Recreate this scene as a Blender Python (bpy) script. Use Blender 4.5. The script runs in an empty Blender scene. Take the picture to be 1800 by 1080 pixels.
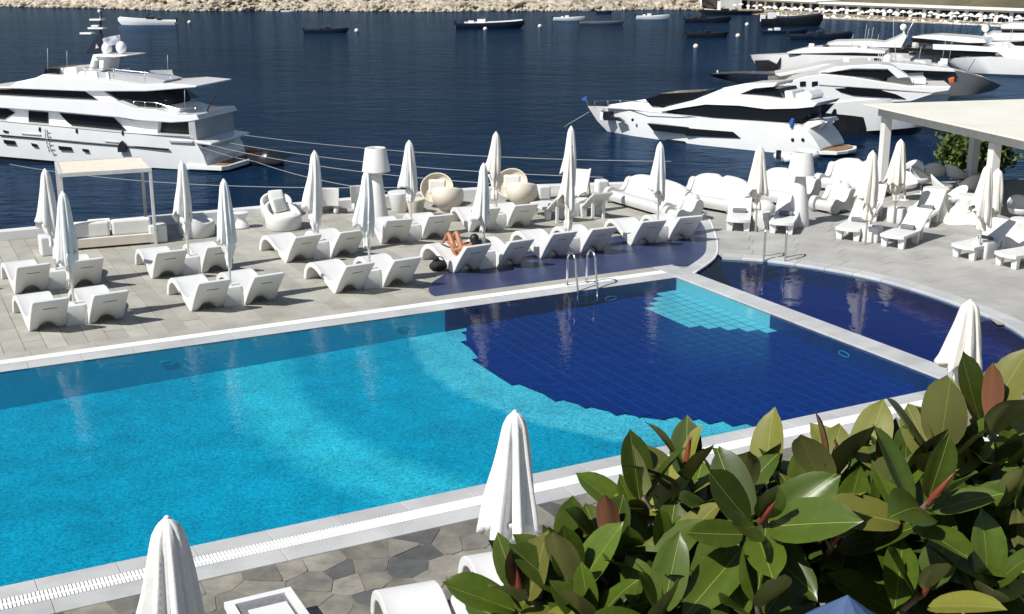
import bpy, bmesh, math, random
from mathutils import Vector, Matrix, Quaternion, noise as mnoise
from mathutils.geometry import tessellate_polygon
random.seed(7)
R = math.radians
SC = bpy.context.scene
COL = SC.collection

# ------------------------------------------------------------------ camera, sky, sun, exposure
F = 2166.0; PITCH = math.atan(618 / F); CAMH = 7.6
cam_d = bpy.data.cameras.new('camera'); cam = bpy.data.objects.new('camera', cam_d); COL.objects.link(cam)
cam_d.sensor_width = 36; cam_d.lens = 36 * F / 1800; cam_d.clip_end = 3000; cam_d.clip_start = 0.1
cam.location = (0, 0, CAMH); cam.rotation_euler = (math.pi / 2 - PITCH, 0, 0)
SC.camera = cam
SUN_EL, SUN_AZ = R(47), R(37)       # light travels to the right and a little away from the camera
Ldir = Vector((math.cos(SUN_EL) * math.cos(SUN_AZ), math.cos(SUN_EL) * math.sin(SUN_AZ), -math.sin(SUN_EL)))
wd = bpy.data.worlds.new('World'); SC.world = wd; wd.use_nodes = True
sky = wd.node_tree.nodes.new('ShaderNodeTexSky'); sky.sky_type = 'NISHITA'; sky.sun_disc = False
sky.sun_elevation = SUN_EL; sky.sun_rotation = R(270) - SUN_AZ
wd.node_tree.links.new(sky.outputs[0], wd.node_tree.nodes['Background'].inputs[0])
wd.node_tree.nodes['Background'].inputs[1].default_value = 0.062
sl = bpy.data.lights.new('sun', 'SUN'); sl.energy = 4.8; sl.angle = R(0.53); sl.color = (1, .975, .94)
so = bpy.data.objects.new('sun', sl); COL.objects.link(so); so.rotation_mode = 'QUATERNION'
so.rotation_quaternion = Ldir.to_track_quat('-Z', 'Y')
SC.view_settings.view_transform = 'Standard'; SC.view_settings.look = 'None'; SC.view_settings.exposure = 0.32; SC.view_settings.gamma = 1

# ------------------------------------------------------------------ placing helpers
def ray(x, y):
    a = (x - 900) / F; b = (540 - y) / F
    return Vector((a, math.cos(PITCH) + b * math.sin(PITCH), -math.sin(PITCH) + b * math.cos(PITCH)))
def G(x, y, z=0.0):                     # the point of a horizontal level seen at a pixel
    d = ray(x, y); t = (z - CAMH) / d.z
    return Vector((d.x * t, d.y * t, z))
def RAYP(x, y, depth):
    return Vector((0, 0, CAMH)) + ray(x, y) * depth
C0 = G(1189, 487); ANG = math.atan2(2252, 4330); CU = Vector((math.cos(ANG), math.sin(ANG), 0)); CW = Vector((-math.sin(ANG), math.cos(ANG), 0))
def UW(u, w, z=0.0):
    return Vector((C0.x, C0.y, z)) + CU * u + CW * w
def toUW(p):
    d = Vector((p.x - C0.x, p.y - C0.y, 0)); return d.dot(CU), d.dot(CW)

# ------------------------------------------------------------------ materials
MATS = {}
def nt(name):
    m = bpy.data.materials.new(name); m.use_nodes = True; t = m.node_tree
    return m, t, t.nodes['Principled BSDF']
def N(t, typ, **kw):
    n = t.nodes.new(typ)
    for k, v in kw.items(): setattr(n, k, v)
    return n
def mat(name, c, rough=.5, c2=None, scale=3.0, bump=0.0, bscale=None, spec=.4, objvar=0.0, metal=0.0, detail=5, coord='Object', trans=0, coat=0):
    m, t, b = nt(name); L = t.links.new
    b.inputs['Roughness'].default_value = rough; b.inputs['Specular IOR Level'].default_value = spec; b.inputs['Metallic'].default_value = metal
    if coat: b.inputs['Coat Weight'].default_value = coat
    if coord == 'World':
        gp = N(t, 'ShaderNodeNewGeometry'); vec = gp.outputs['Position']
    else:
        tc = N(t, 'ShaderNodeTexCoord'); vec = tc.outputs[coord]
    src = None
    if c2 is not None:
        no = N(t, 'ShaderNodeTexNoise'); no.inputs['Scale'].default_value = scale; no.inputs['Detail'].default_value = detail; no.inputs['Roughness'].default_value = .6
        L(vec, no.inputs['Vector'])
        rp = N(t, 'ShaderNodeValToRGB'); rp.color_ramp.elements[0].position = .35; rp.color_ramp.elements[1].position = .65
        rp.color_ramp.elements[0].color = (*c, 1); rp.color_ramp.elements[1].color = (*c2, 1)
        L(no.outputs[0], rp.inputs[0]); src = rp.outputs[0]
    if objvar:
        oi = N(t, 'ShaderNodeObjectInfo'); mr = N(t, 'ShaderNodeMapRange'); mr.inputs[3].default_value = 1 - objvar; mr.inputs[4].default_value = 1 + objvar
        L(oi.outputs['Random'], mr.inputs[0]); hs = N(t, 'ShaderNodeHueSaturation')
        if src: L(src, hs.inputs['Color'])
        else: hs.inputs['Color'].default_value = (*c, 1)
        L(mr.outputs[0], hs.inputs['Value']); src = hs.outputs[0]
    if src: L(src, b.inputs['Base Color'])
    else: b.inputs['Base Color'].default_value = (*c, 1)
    if bump:
        n2 = N(t, 'ShaderNodeTexNoise'); n2.inputs['Scale'].default_value = bscale or scale * 4; n2.inputs['Detail'].default_value = 6
        L(vec, n2.inputs['Vector']); bp = N(t, 'ShaderNodeBump'); bp.inputs['Strength'].default_value = 1; bp.inputs['Distance'].default_value = bump
        L(n2.outputs[0], bp.inputs['Height']); L(bp.outputs[0], b.inputs['Normal'])
    MATS[name] = m; return m
mat('plastic', (.68, .678, .66), .38, (.62, .618, .60), 1.1, .0008, 30)
mat('plastic_cream', (.66, .60, .49), .5, (.61, .55, .45), 2)
mat('canvas', (.75, .745, .725), .9, (.66, .655, .635), 5, .004, 22, spec=.1)
mat('canvas_cream', (.74, .71, .64), .9, (.66, .63, .56), 5, .004, 22, spec=.1)
mat('pole_white', (.78, .78, .75), .4, (.7, .7, .66), 4)
mat('dark_slot', (.05, .05, .05), .7)
mat('white_metal', (.62, .62, .60), .4, (.52, .52, .50), 3)
mat('cloth_sand', (.68, .62, .52), .9, (.62, .565, .47), 4, .002, 60, spec=.1)
mat('cushion_white', (.74, .73, .69), .9, (.68, .67, .63), 4, .004, 12, spec=.1)
mat('cushion_grey', (.15, .15, .155), .9, (.19, .19, .195), 14, .002, 60, spec=.1)
mat('slab', (.37, .357, .31), .72, (.295, .285, .243), 1.6, .002, 18, objvar=.11, coord='World')
mat('slab_far', (.355, .34, .297), .72, (.26, .247, .213), .55, .002, 18)
mat('slab_base', (.27, .255, .22), .8, (.31, .30, .255), 3, .002)
mat('slab_grey', (.38, .372, .345), .7, (.29, .284, .262), .8, .002, 16, objvar=.07, coord='World')
mat('coping', (.47, .47, .46), .45, (.37, .375, .37), 1.1, .001, 20, objvar=.06, coord='World')
mat('coping_white', (.66, .66, .63), .5, (.58, .58, .55), 2.2, .001, 20, objvar=.03)
mat('grate', (.80, .80, .77), .5, (.74, .74, .71), 6)
mat('crazy', (.25, .232, .188), .6, (.14, .133, .112), 2.4, .004, 14, objvar=.24, coord='World')
mat('crazy_dark', (.10, .099, .093), .55, (.07, .07, .067), 3.2, .004, 14, objvar=.2)
mat('crazy_base', (.15, .14, .115), .8, (.2, .19, .155), 3, .004)
mat('blue_deck', (.026, .036, .088), .35, (.04, .052, .115), 1.3, .001, 30)
mat('navy_tile', (.002, .024, .155), .25, (.003, .030, .18), 3, objvar=.10)
mat('navy_wall', (.005, .026, .105), .25, (.007, .03, .12), 3, objvar=.15)
mat('navy_grout', (.010, .046, .19), .5)
mat('turq_wall', (.008, .35, .50), .3, (.012, .39, .54), 9)
mat('pale_wall', (.20, .42, .48), .3, (.24, .46, .52), 9)
mat('pale_tile', (.20, .47, .54), .3, (.25, .53, .60), 16)
mat('steel', (.72, .72, .72), .18, metal=1.0)
mat('gel_white', (.82, .82, .81), .18, (.78, .78, .77), .7, spec=.5, coat=.3)
mat('gel_side', (.78, .78, .76), .2, (.73, .73, .71), .5, spec=.5, coat=.3)
mat('gel_grey', (.42, .43, .44), .3, (.38, .39, .40), .8)
mat('hull_grey', (.16, .165, .17), .2, (.13, .135, .14), .6, coat=.4)
mat('boat_black', (.012, .013, .016), .25, (.02, .021, .025), 1.2, spec=.5)
mat('boat_navy', (.012, .018, .034), .25, (.02, .027, .045), 1.2, spec=.5)
mat('dark_glass', (.008, .009, .011), .06, spec=.6)
mat('teak', (.30, .16, .07), .6, (.22, .11, .05), 6)
mat('orange', (.55, .12, .03), .6, (.45, .1, .02), 6)
mat('blue_cloth', (.02, .07, .30), .7, (.03, .1, .36), 5)
mat('rope', (.30, .30, .30), .8)
mat('buoy', (.75, .62, .48), .5, (.7, .66, .6), 3)
mat('rubber', (.015, .015, .016), .5, (.025, .025, .025), 8)
mat('skin', (.36, .155, .075), .45, (.42, .19, .1), 9, spec=.3)
mat('hair', (.012, .009, .008), .5, (.02, .015, .012), 30)
mat('black_cloth', (.012, .012, .013), .8, (.02, .02, .02), 12)
mat('sand', (.33, .27, .19), .9, (.25, .205, .145), .25, .05, 1)
mat('rock', (.56, .50, .40), .9, (.17, .13, .085), .8, .3, 1.2)
mat('scrub', (.10, .095, .04), .9, (.22, .16, .085), .35, .1, 2)
mat('hill', (.15, .125, .075), .95, (.08, .07, .04), .09, .5, .5)
mat('stucco', (.78, .77, .73), .85, (.7, .69, .65), .5)
mat('bark', (.13, .10, .075), .85, (.08, .06, .045), 9, .01, 30)
mat('stem_green', (.13, .17, .04), .5, (.10, .12, .03), 12)
mat('red_sheath', (.20, .045, .03), .45, (.14, .035, .025), 14)
mat('slate_cloth', (.06, .10, .19), .85, (.05, .085, .165), 6, .003, 40, spec=.15)
mat('flag_white', (.75, .75, .75), .8, (.1, .12, .2), 1.4)
mat('cloth_roof', (.66, .64, .56), .8, (.60, .58, .50), .6, .003, 20)
mat('sofa_plastic', (.54, .54, .525), .42, (.50, .50, .485), 1.6)
mat('shade_seat', (.50, .50, .48), .7, (.44, .44, .42), 3)
mat('shrub_leaf', (.05, .085, .015), .6, (.085, .12, .025), 2.0, objvar=.2)

def sea_mat():
    m, t, b = nt('sea_water'); L = t.links.new; t.nodes.remove(b); out = t.nodes['Material Output']
    tc = N(t, 'ShaderNodeTexCoord'); mp = N(t, 'ShaderNodeMapping'); mp.inputs['Scale'].default_value = (.55, 1.0, 1); mp.inputs['Rotation'].default_value = (0, 0, R(14))
    L(tc.outputs['Object'], mp.inputs[0])
    big = N(t, 'ShaderNodeTexNoise'); big.inputs['Scale'].default_value = .03; big.inputs['Detail'].default_value = 4; L(mp.outputs[0], big.inputs['Vector'])
    rp = N(t, 'ShaderNodeValToRGB'); rp.color_ramp.elements[0].position = .38; rp.color_ramp.elements[1].position = .62
    rp.color_ramp.elements[0].color = (.0025, .0105, .028, 1); rp.color_ramp.elements[1].color = (.0055, .0175, .041, 1); L(big.outputs[0], rp.inputs[0])
    hs = []
    for sc, am in ((.28, .26), (1.1, .12), (3.2, .045)):
        n = N(t, 'ShaderNodeTexNoise'); n.inputs['Scale'].default_value = sc; n.inputs['Detail'].default_value = 3; n.inputs['Distortion'].default_value = .6; L(mp.outputs[0], n.inputs['Vector'])
        mu = N(t, 'ShaderNodeMath', operation='MULTIPLY'); mu.inputs[1].default_value = am; L(n.outputs[0], mu.inputs[0]); hs.append(mu)
    a1 = N(t, 'ShaderNodeMath', operation='ADD'); L(hs[0].outputs[0], a1.inputs[0]); L(hs[1].outputs[0], a1.inputs[1])
    a2 = N(t, 'ShaderNodeMath', operation='ADD'); L(a1.outputs[0], a2.inputs[0]); L(hs[2].outputs[0], a2.inputs[1])
    bp = N(t, 'ShaderNodeBump'); bp.inputs['Strength'].default_value = .8; bp.inputs['Distance'].default_value = 1.0; L(a2.outputs[0], bp.inputs['Height'])
    df = N(t, 'ShaderNodeBsdfDiffuse'); L(rp.outputs[0], df.inputs[0]); gs = N(t, 'ShaderNodeBsdfGlossy'); gs.inputs['Color'].default_value = (.5, .72, 1, 1); gs.inputs['Roughness'].default_value = .10; L(bp.outputs[0], gs.inputs['Normal'])
    fr = N(t, 'ShaderNodeFresnel'); fr.inputs['IOR'].default_value = 1.33; L(bp.outputs[0], fr.inputs['Normal']); mu = N(t, 'ShaderNodeMath', operation='MULTIPLY'); mu.inputs[1].default_value = .34; L(fr.outputs[0], mu.inputs[0])
    mx = N(t, 'ShaderNodeMixShader'); L(mu.outputs[0], mx.inputs[0]); L(df.outputs[0], mx.inputs[1]); L(gs.outputs[0], mx.inputs[2]); L(mx.outputs[0], out.inputs['Surface'])
    MATS['sea'] = m
sea_mat()
def pool_water(name, tint, sc, dist, gl=1.0):
    m, t, b = nt(name); L = t.links.new; t.nodes.remove(b); out = t.nodes['Material Output']
    tr = N(t, 'ShaderNodeBsdfTransparent'); tr.inputs[0].default_value = (*tint, 1)
    gs = N(t, 'ShaderNodeBsdfGlossy'); gs.inputs['Roughness'].default_value = .03; gs.inputs['Color'].default_value = (gl, gl, gl, 1)
    fr = N(t, 'ShaderNodeFresnel'); fr.inputs['IOR'].default_value = 1.33; mx = N(t, 'ShaderNodeMixShader')
    tc = N(t, 'ShaderNodeTexCoord'); n1 = N(t, 'ShaderNodeTexNoise'); n1.inputs['Scale'].default_value = sc; n1.inputs['Detail'].default_value = 4; n1.inputs['Distortion'].default_value = .5
    L(tc.outputs['Object'], n1.inputs['Vector']); bp = N(t, 'ShaderNodeBump'); bp.inputs['Distance'].default_value = dist; bp.inputs['Strength'].default_value = 1
    n2 = N(t, 'ShaderNodeTexNoise'); n2.inputs['Scale'].default_value = .35; n2.inputs['Detail'].default_value = 2; L(tc.outputs['Object'], n2.inputs['Vector'])
    mr = N(t, 'ShaderNodeMapRange'); mr.inputs[1].default_value = .4; mr.inputs[2].default_value = .7; mr.inputs[3].default_value = .25; mr.inputs[4].default_value = 1.0; L(n2.outputs[0], mr.inputs[0])
    mu = N(t, 'ShaderNodeMath', operation='MULTIPLY'); L(n1.outputs[0], mu.inputs[0]); L(mr.outputs[0], mu.inputs[1])
    L(mu.outputs[0], bp.inputs['Height']); L(bp.outputs[0], gs.inputs['Normal']); L(bp.outputs[0], fr.inputs['Normal'])
    L(fr.outputs[0], mx.inputs[0]); L(tr.outputs[0], mx.inputs[1]); L(gs.outputs[0], mx.inputs[2]); L(mx.outputs[0], out.inputs['Surface'])
    MATS[name] = m
pool_water('pool_water', (.60, .93, .97), 5.5, .012, .55)
pool_water('pool_water_round', (.04, .52, .80), 2.6, .012, .6)
def pool_floor_mat():               # mosaic floor: concentric bands of pale and mid turquoise around the navy disc, sun sparkle painted in as speckle
    m, t, b = nt('pool_floor'); L = t.links.new; b.inputs['Roughness'].default_value = .35
    tc = N(t, 'ShaderNodeTexCoord'); mp = N(t, 'ShaderNodeMapping'); mp.inputs['Location'].default_value = (.6, 3.0, 0); L(tc.outputs['Object'], mp.inputs[0])
    fl = N(t, 'ShaderNodeVectorMath', operation='MULTIPLY'); fl.inputs[1].default_value = (1, 1, 0); L(mp.outputs[0], fl.inputs[0])
    ln = N(t, 'ShaderNodeVectorMath', operation='LENGTH'); L(fl.outputs[0], ln.inputs[0])
    nz = N(t, 'ShaderNodeTexNoise'); nz.inputs['Scale'].default_value = 3.0; nz.inputs['Detail'].default_value = 6; L(tc.outputs['Object'], nz.inputs['Vector'])
    ad = N(t, 'ShaderNodeMath', operation='MULTIPLY_ADD'); ad.inputs[1].default_value = .45; L(nz.outputs[0], ad.inputs[0]); L(ln.outputs['Value'], ad.inputs[2])
    rp = N(t, 'ShaderNodeValToRGB'); cr = rp.color_ramp; mr = N(t, 'ShaderNodeMapRange'); mr.inputs[1].default_value = 0; mr.inputs[2].default_value = 20; L(ad.outputs[0], mr.inputs[0]); L(mr.outputs[0], rp.inputs[0])
    mid = (.003, .275, .405, 1); band = (.05, .42, .52, 1); pale = (.12, .43, .52, 1)
    stops = [(0, pale), (7.2, pale), (7.42, mid), (9.75, mid), (10.25, band), (10.95, band), (11.6, mid), (20, (.002, .262, .395, 1))]
    while len(cr.elements) < len(stops): cr.elements.new(.5)
    for e, (p, c) in zip(cr.elements, stops): e.position = p / 20; e.color = c
    vo = N(t, 'ShaderNodeTexVoronoi'); vo.inputs['Scale'].default_value = 34; L(tc.outputs['Object'], vo.inputs['Vector'])  # per-cell tints paint the water's sun sparkle into the floor colour
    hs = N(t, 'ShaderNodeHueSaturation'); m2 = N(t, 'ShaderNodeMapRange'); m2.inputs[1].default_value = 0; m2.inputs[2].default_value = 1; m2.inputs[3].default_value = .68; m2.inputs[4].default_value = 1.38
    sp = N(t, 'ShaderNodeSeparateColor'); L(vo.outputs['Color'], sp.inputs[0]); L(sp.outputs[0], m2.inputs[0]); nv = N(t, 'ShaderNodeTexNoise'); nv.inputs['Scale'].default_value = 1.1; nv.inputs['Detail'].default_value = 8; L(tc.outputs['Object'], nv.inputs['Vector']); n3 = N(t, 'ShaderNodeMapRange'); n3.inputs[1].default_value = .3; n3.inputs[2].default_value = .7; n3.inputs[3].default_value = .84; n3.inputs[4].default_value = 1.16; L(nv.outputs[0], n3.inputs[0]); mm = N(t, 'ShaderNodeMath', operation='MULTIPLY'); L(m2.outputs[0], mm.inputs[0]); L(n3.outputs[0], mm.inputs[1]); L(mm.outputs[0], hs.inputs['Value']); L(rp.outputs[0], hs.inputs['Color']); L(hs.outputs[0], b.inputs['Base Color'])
    MATS['pool_floor'] = m
pool_floor_mat()
def leaf_mat(name, top, top2, under, vein, rough=.36):
    m, t, b = nt(name); L = t.links.new; b.inputs['Roughness'].default_value = rough; b.inputs['Specular IOR Level'].default_value = .34
    tc = N(t, 'ShaderNodeTexCoord'); sx = N(t, 'ShaderNodeSeparateXYZ'); L(tc.outputs['Object'], sx.inputs[0])
    ab = N(t, 'ShaderNodeMath', operation='ABSOLUTE'); L(sx.outputs[0], ab.inputs[0])
    mr = N(t, 'ShaderNodeMapRange'); mr.inputs[1].default_value = .0022; mr.inputs[2].default_value = .0045; mr.inputs[3].default_value = 1; mr.inputs[4].default_value = 0; L(ab.outputs[0], mr.inputs[0])
    nz = N(t, 'ShaderNodeTexNoise'); nz.inputs['Scale'].default_value = 9; nz.inputs['Detail'].default_value = 4; oi = N(t, 'ShaderNodeObjectInfo')
    av = N(t, 'ShaderNodeVectorMath', operation='ADD'); L(tc.outputs['Object'], av.inputs[0]); L(oi.outputs['Location'], av.inputs[1]); L(av.outputs[0], nz.inputs['Vector'])
    mc = N(t, 'ShaderNodeMix', data_type='RGBA'); mc.inputs[6].default_value = (*top, 1); mc.inputs[7].default_value = (*top2, 1); L(nz.outputs[0], mc.inputs[0])
    hs = N(t, 'ShaderNodeHueSaturation'); m2 = N(t, 'ShaderNodeMapRange'); m2.inputs[3].default_value = .55; m2.inputs[4].default_value = 1.4; L(oi.outputs['Random'], m2.inputs[0]); L(m2.outputs[0], hs.inputs['Value']); L(mc.outputs[2], hs.inputs['Color'])
    ge = N(t, 'ShaderNodeNewGeometry'); mu = N(t, 'ShaderNodeMix', data_type='RGBA'); L(ge.outputs['Backfacing'], mu.inputs[0]); L(hs.outputs[0], mu.inputs[6]); mu.inputs[7].default_value = (*under, 1)
    mv = N(t, 'ShaderNodeMix', data_type='RGBA'); L(mr.outputs[0], mv.inputs[0]); L(mu.outputs[2], mv.inputs[6]); mv.inputs[7].default_value = (*vein, 1); L(mv.outputs[2], b.inputs['Base Color'])
    wv = N(t, 'ShaderNodeTexWave', wave_type='BANDS', bands_direction='Y'); wv.inputs['Scale'].default_value = 14; wv.inputs['Distortion'].default_value = 2.5; L(tc.outputs['Object'], wv.inputs['Vector'])
    bp = N(t, 'ShaderNodeBump'); bp.inputs['Distance'].default_value = .0003; bp.inputs['Strength'].default_value = .25; L(wv.outputs[0], bp.inputs['Height']); L(bp.outputs[0], b.inputs['Normal'])
    MATS[name] = m
leaf_mat('leaf', (.034, .064, .006), (.07, .10, .011), (.135, .142, .045), (.24, .27, .06))
leaf_mat('leaf_olive', (.115, .122, .02), (.16, .158, .028), (.15, .16, .06), (.22, .24, .07), .5)
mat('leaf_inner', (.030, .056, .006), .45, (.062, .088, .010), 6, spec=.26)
leaf_mat('leaf_red', (.17, .06, .028), (.13, .055, .025), (.17, .075, .04), (.25, .1, .05), .4)

# ------------------------------------------------------------------ mesh builder
class MB:
    def __init__(s): s.v = []; s.f = []
    def add(s, vs, fs):
        o = len(s.v); s.v += [tuple(p) for p in vs]; s.f += [tuple(i + o for i in q) for q in fs]; return s
    def box(s, x0, x1, y0, y1, z0, z1):
        return s.add([(x0, y0, z0), (x1, y0, z0), (x1, y1, z0), (x0, y1, z0), (x0, y0, z1), (x1, y0, z1), (x1, y1, z1), (x0, y1, z1)],
                     [(0, 3, 2, 1), (4, 5, 6, 7), (0, 1, 5, 4), (1, 2, 6, 5), (2, 3, 7, 6), (3, 0, 4, 7)])
    def prism(s, poly, axis, a, b):           # poly in the two other axes, extruded along axis
        def P(p, t): return {'x': (t, p[0], p[1]), 'y': (p[0], t, p[1]), 'z': (p[0], p[1], t)}[axis]
        n = len(poly); vs = [P(p, a) for p in poly] + [P(p, b) for p in poly]
        tr = tessellate_polygon([[Vector((p[0], p[1], 0)) for p in poly]])
        fs = [tuple(q) for q in tr] + [tuple(i + n for i in reversed(q)) for q in tr] + [(i, (i + 1) % n, n + (i + 1) % n, n + i) for i in range(n)]
        return s.add(vs, fs)
    def lathe(s, prof, n=20, c=(0, 0, 0), cap=True):
        vs = []; fs = []
        for r, z in prof:
            for k in range(n):
                a = 2 * math.pi * k / n; vs.append((c[0] + r * math.cos(a), c[1] + r * math.sin(a), c[2] + z))
        for i in range(len(prof) - 1):
            for k in range(n):
                fs.append((i * n + k, i * n + (k + 1) % n, (i + 1) * n + (k + 1) % n, (i + 1) * n + k))
        if cap: fs += [tuple(reversed(range(n))), tuple(range((len(prof) - 1) * n, len(prof) * n))]
        return s.add(vs, fs)
    def tube(s, pts, r, n=8):
        pts = [Vector(p) for p in pts]; rr = r if isinstance(r, (list, tuple)) else [r] * len(pts); vs = []; fs = []
        for i, p in enumerate(pts):
            d = (pts[min(i + 1, len(pts) - 1)] - pts[max(i - 1, 0)]).normalized()
            x = d.orthogonal().normalized() if i == 0 else (px - d * px.dot(d)).normalized()
            px = x; y = d.cross(x)
            for k in range(n):
                a = 2 * math.pi * k / n; vs.append(p + (x * math.cos(a) + y * math.sin(a)) * rr[i])
        for i in range(len(pts) - 1):
            for k in range(n): fs.append((i * n + k, i * n + (k + 1) % n, (i + 1) * n + (k + 1) % n, (i + 1) * n + k))
        fs += [tuple(reversed(range(n))), tuple(range((len(pts) - 1) * n, len(pts) * n))]
        return s.add(vs, fs)
    def loft(s, secs, close=True, cap=True):
        n = len(secs[0]); vs = [p for q in secs for p in q]; fs = []
        for i in range(len(secs) - 1):
            for k in range(n if close else n - 1): fs.append((i * n + k, i * n + (k + 1) % n, (i + 1) * n + (k + 1) % n, (i + 1) * n + k))
        if cap: fs += [tuple(reversed(range(n))), tuple(range((len(secs) - 1) * n, len(secs) * n))]
        return s.add(vs, fs)
    def sphere(s, c, r, nu=14, nv=8, sc=(1, 1, 1)):
        prof = [(max(1e-4, math.sin(math.pi * i / nv)) * r, -math.cos(math.pi * i / nv) * r) for i in range(nv + 1)]
        o = len(s.v); s.lathe(prof, nu)
        s.v[o:] = [(c[0] + x * sc[0], c[1] + y * sc[1], c[2] + z * sc[2]) for x, y, z in s.v[o:]]
        return s
    def sheet(s, outer, holes=(), z=0.0):
        loops = [[Vector((p[0], p[1], 0)) for p in l] for l in [outer, *holes]]; tr = tessellate_polygon(loops); flat = [p for l in loops for p in l]
        fs = []
        for q in tr:
            a, b, c = (flat[i] for i in q)
            fs.append(tuple(q) if (b - a).cross(c - a).z > 0 else tuple(reversed(q)))
        return s.add([(p.x, p.y, z) for p in flat], fs)
    def mesh(s, name, m, smooth=False, fix=True):
        me = bpy.data.meshes.new(name); me.from_pydata([tuple(p) for p in s.v], [], s.f)
        if fix:
            bm = bmesh.new(); bm.from_mesh(me); bmesh.ops.recalc_face_normals(bm, faces=bm.faces); bm.to_mesh(me); bm.free()
        if smooth: me.polygons.foreach_set('use_smooth', [True] * len(me.polygons))
        me.materials.append(MATS[m]); return me
def place(name, me, parent=None, loc=(0, 0, 0), rz=0.0, bev=0.0, sub=0, edge=False, kind=None):
    o = bpy.data.objects.new(name, me); COL.objects.link(o); o.location = loc; o.rotation_euler = (0, 0, rz)
    if parent: o.parent = parent
    if bev: b = o.modifiers.new('bevel', 'BEVEL'); b.width = bev; b.segments = 2; b.limit_method = 'ANGLE'; b.angle_limit = R(35)
    if sub: b = o.modifiers.new('sub', 'SUBSURF'); b.levels = sub; b.render_levels = sub
    if kind: o['kind'] = kind
    return o
def part(name, mb, m, parent=None, smooth=False, bev=0.0, sub=0, fix=True, **kw):
    return place(name, mb.mesh(name, m, smooth, fix), parent, bev=bev, sub=sub, **kw)
def autosmooth(o, ang=40):
    me = o.data; me.polygons.foreach_set('use_smooth', [True] * len(me.polygons))
    me.set_sharp_from_angle(angle=R(ang)); return o
def thing(name, label, cat, loc=(0, 0, 0), rz=0.0, group=None):
    o = bpy.data.objects.new(name, None); COL.objects.link(o); o.location = loc; o.rotation_euler = (0, 0, rz); o.empty_display_size = .2
    return tag(o, label, cat, group)
def tag(o, label, cat, group=None):
    o['label'] = label; o['category'] = cat
    if group: o['group'] = group
    return o
def dup(root, label, loc, rz=0.0, group=None, scale=None):
    def cp(o, par):
        c = o.copy(); COL.objects.link(c); c.parent = par
        for ch in o.children: cp(ch, c)
        return c
    r = cp(root, None); r.location = loc; r.rotation_euler = (0, 0, rz); r['label'] = label
    if group: r['group'] = group
    if scale: r.scale = scale if isinstance(scale, tuple) else (scale,) * 3
    return r
ORD = ['first', 'second', 'third', 'fourth', 'fifth', 'sixth', 'seventh', 'eighth', 'ninth']
# ================================================================== SETTING
SEA = -6.5
FR = dict(loc=(C0.x, C0.y, 0), rz=ANG)          # frame of the terrace: x along the pool, y towards the sea
def struct(name, mb, m, **kw): return part(name, mb, m, kind='structure', **kw)
struct('sea', MB().sheet([(-420, 24), (420, 24), (420, 700), (-420, 700)], z=0), 'sea', loc=(0, 0, SEA))
def catmull(P, n=8):
    out = []; Q = [P[0]] + list(P) + [P[-1]]
    for i in range(1, len(Q) - 2):
        p0, p1, p2, p3 = (Vector((*q, 0)[:3]) for q in Q[i - 1:i + 3])
        for k in range(n):
            t = k / n; out.append(tuple((.5 * ((2 * p1) + (p2 - p0) * t + (2 * p0 - 5 * p1 + 4 * p2 - p3) * t * t + (3 * p1 - p0 - 3 * p2 + p3) * t ** 3))[:2]))
    out.append(tuple(P[-1])); return out
def inpoly(x, y, P):
    c = False; j = len(P) - 1
    for i in range(len(P)):
        (xi, yi), (xj, yj) = P[i], P[j]
        if (yi > y) != (yj > y) and x < (xj - xi) * (y - yi) / (yj - yi) + xi: c = not c
        j = i
    return c
SEA_EDGE = [(-40, 12.3), (-4, 12.25)] + catmull([(-2, 12.2), (1, 11.9), (4.4, 10.9), (8.5, 9.3), (12.2, 7.9), (15.5, 6.9), (20, 5.5)], 4) + [(34, 2)]
TERR = SEA_EDGE + [(34, -34), (-40, -34)]
POOLW = 8.87
ROUND_OUT = catmull([(2.25, 1.15), (3.09, .32), (3.82, -1.02), (4.28, -2.54), (4.33, -4.32), (4.09, -6.19), (3.68, -7.3), (3.0, -8.6), (2.0, -9.6)], 6)
ROUND = [(.58, -10.2), (.58, .05), (1.3, .55), (1.96, 1.11), (2.5, 1.8)] + ROUND_OUT
RECT = [(-26, -POOLW), (0, -POOLW), (0, 0), (-26, 0)]
terr = struct('terrace', MB().sheet(TERR, [RECT, ROUND], z=-.014), 'slab_base', **FR)
wall = MB()
for a, b in zip(SEA_EDGE[:-1], SEA_EDGE[1:]): wall.add([(a[0], a[1], -7.5), (b[0], b[1], -7.5), (b[0], b[1], -.014), (a[0], a[1], -.014)], [(0, 1, 2, 3)])
tag(part('terrace_retaining_wall', wall, 'stucco', fix=False, **FR), 'tall pale retaining wall dropping from terrace edge to the sea', 'wall')
# ---- left terrace planks
BLUE = catmull([(-5.95, 1.0), (-5.99, 1.44), (-5.65, 2.14), (-5.14, 2.67), (-4.5, 3.15), (-3.2, 3.8), (-1, 4.25), (1.5, 4.6), (3.6, 5.0), (4.45, 5.2)], 5) + \
       catmull([(4.45, 5.2), (3.82, 4.04), (2.77, 2.55), (1.89, 1.5), (.95, .80), (.6, 1.04)], 5)
struct('blue_mosaic_deck', MB().sheet(BLUE[::-1], z=.004), 'blue_deck', **FR)
RING_IN = catmull([(.62, .55), (1.89, 1.5), (2.77, 2.55), (3.82, 4.04), (4.64, 5.6), (5.1, 7.2)], 4)
RING_OUT = catmull([(.56, .07), (1.96, 1.11), (3.0, 2.36), (3.98, 3.85), (4.95, 5.5), (5.45, 7.1)], 4)
def right_side(u, w): return u > .58 and not inpoly(u, w, RING_IN[::-1] + [(-60, RING_IN[0][1]), (-60, 60), (RING_IN[-1][0], 60)][0:0] + [(-50, .5), (-50, 50), (5.1, 50)])
planks = []
pw = .405; i = 0; u = -21.0
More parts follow.
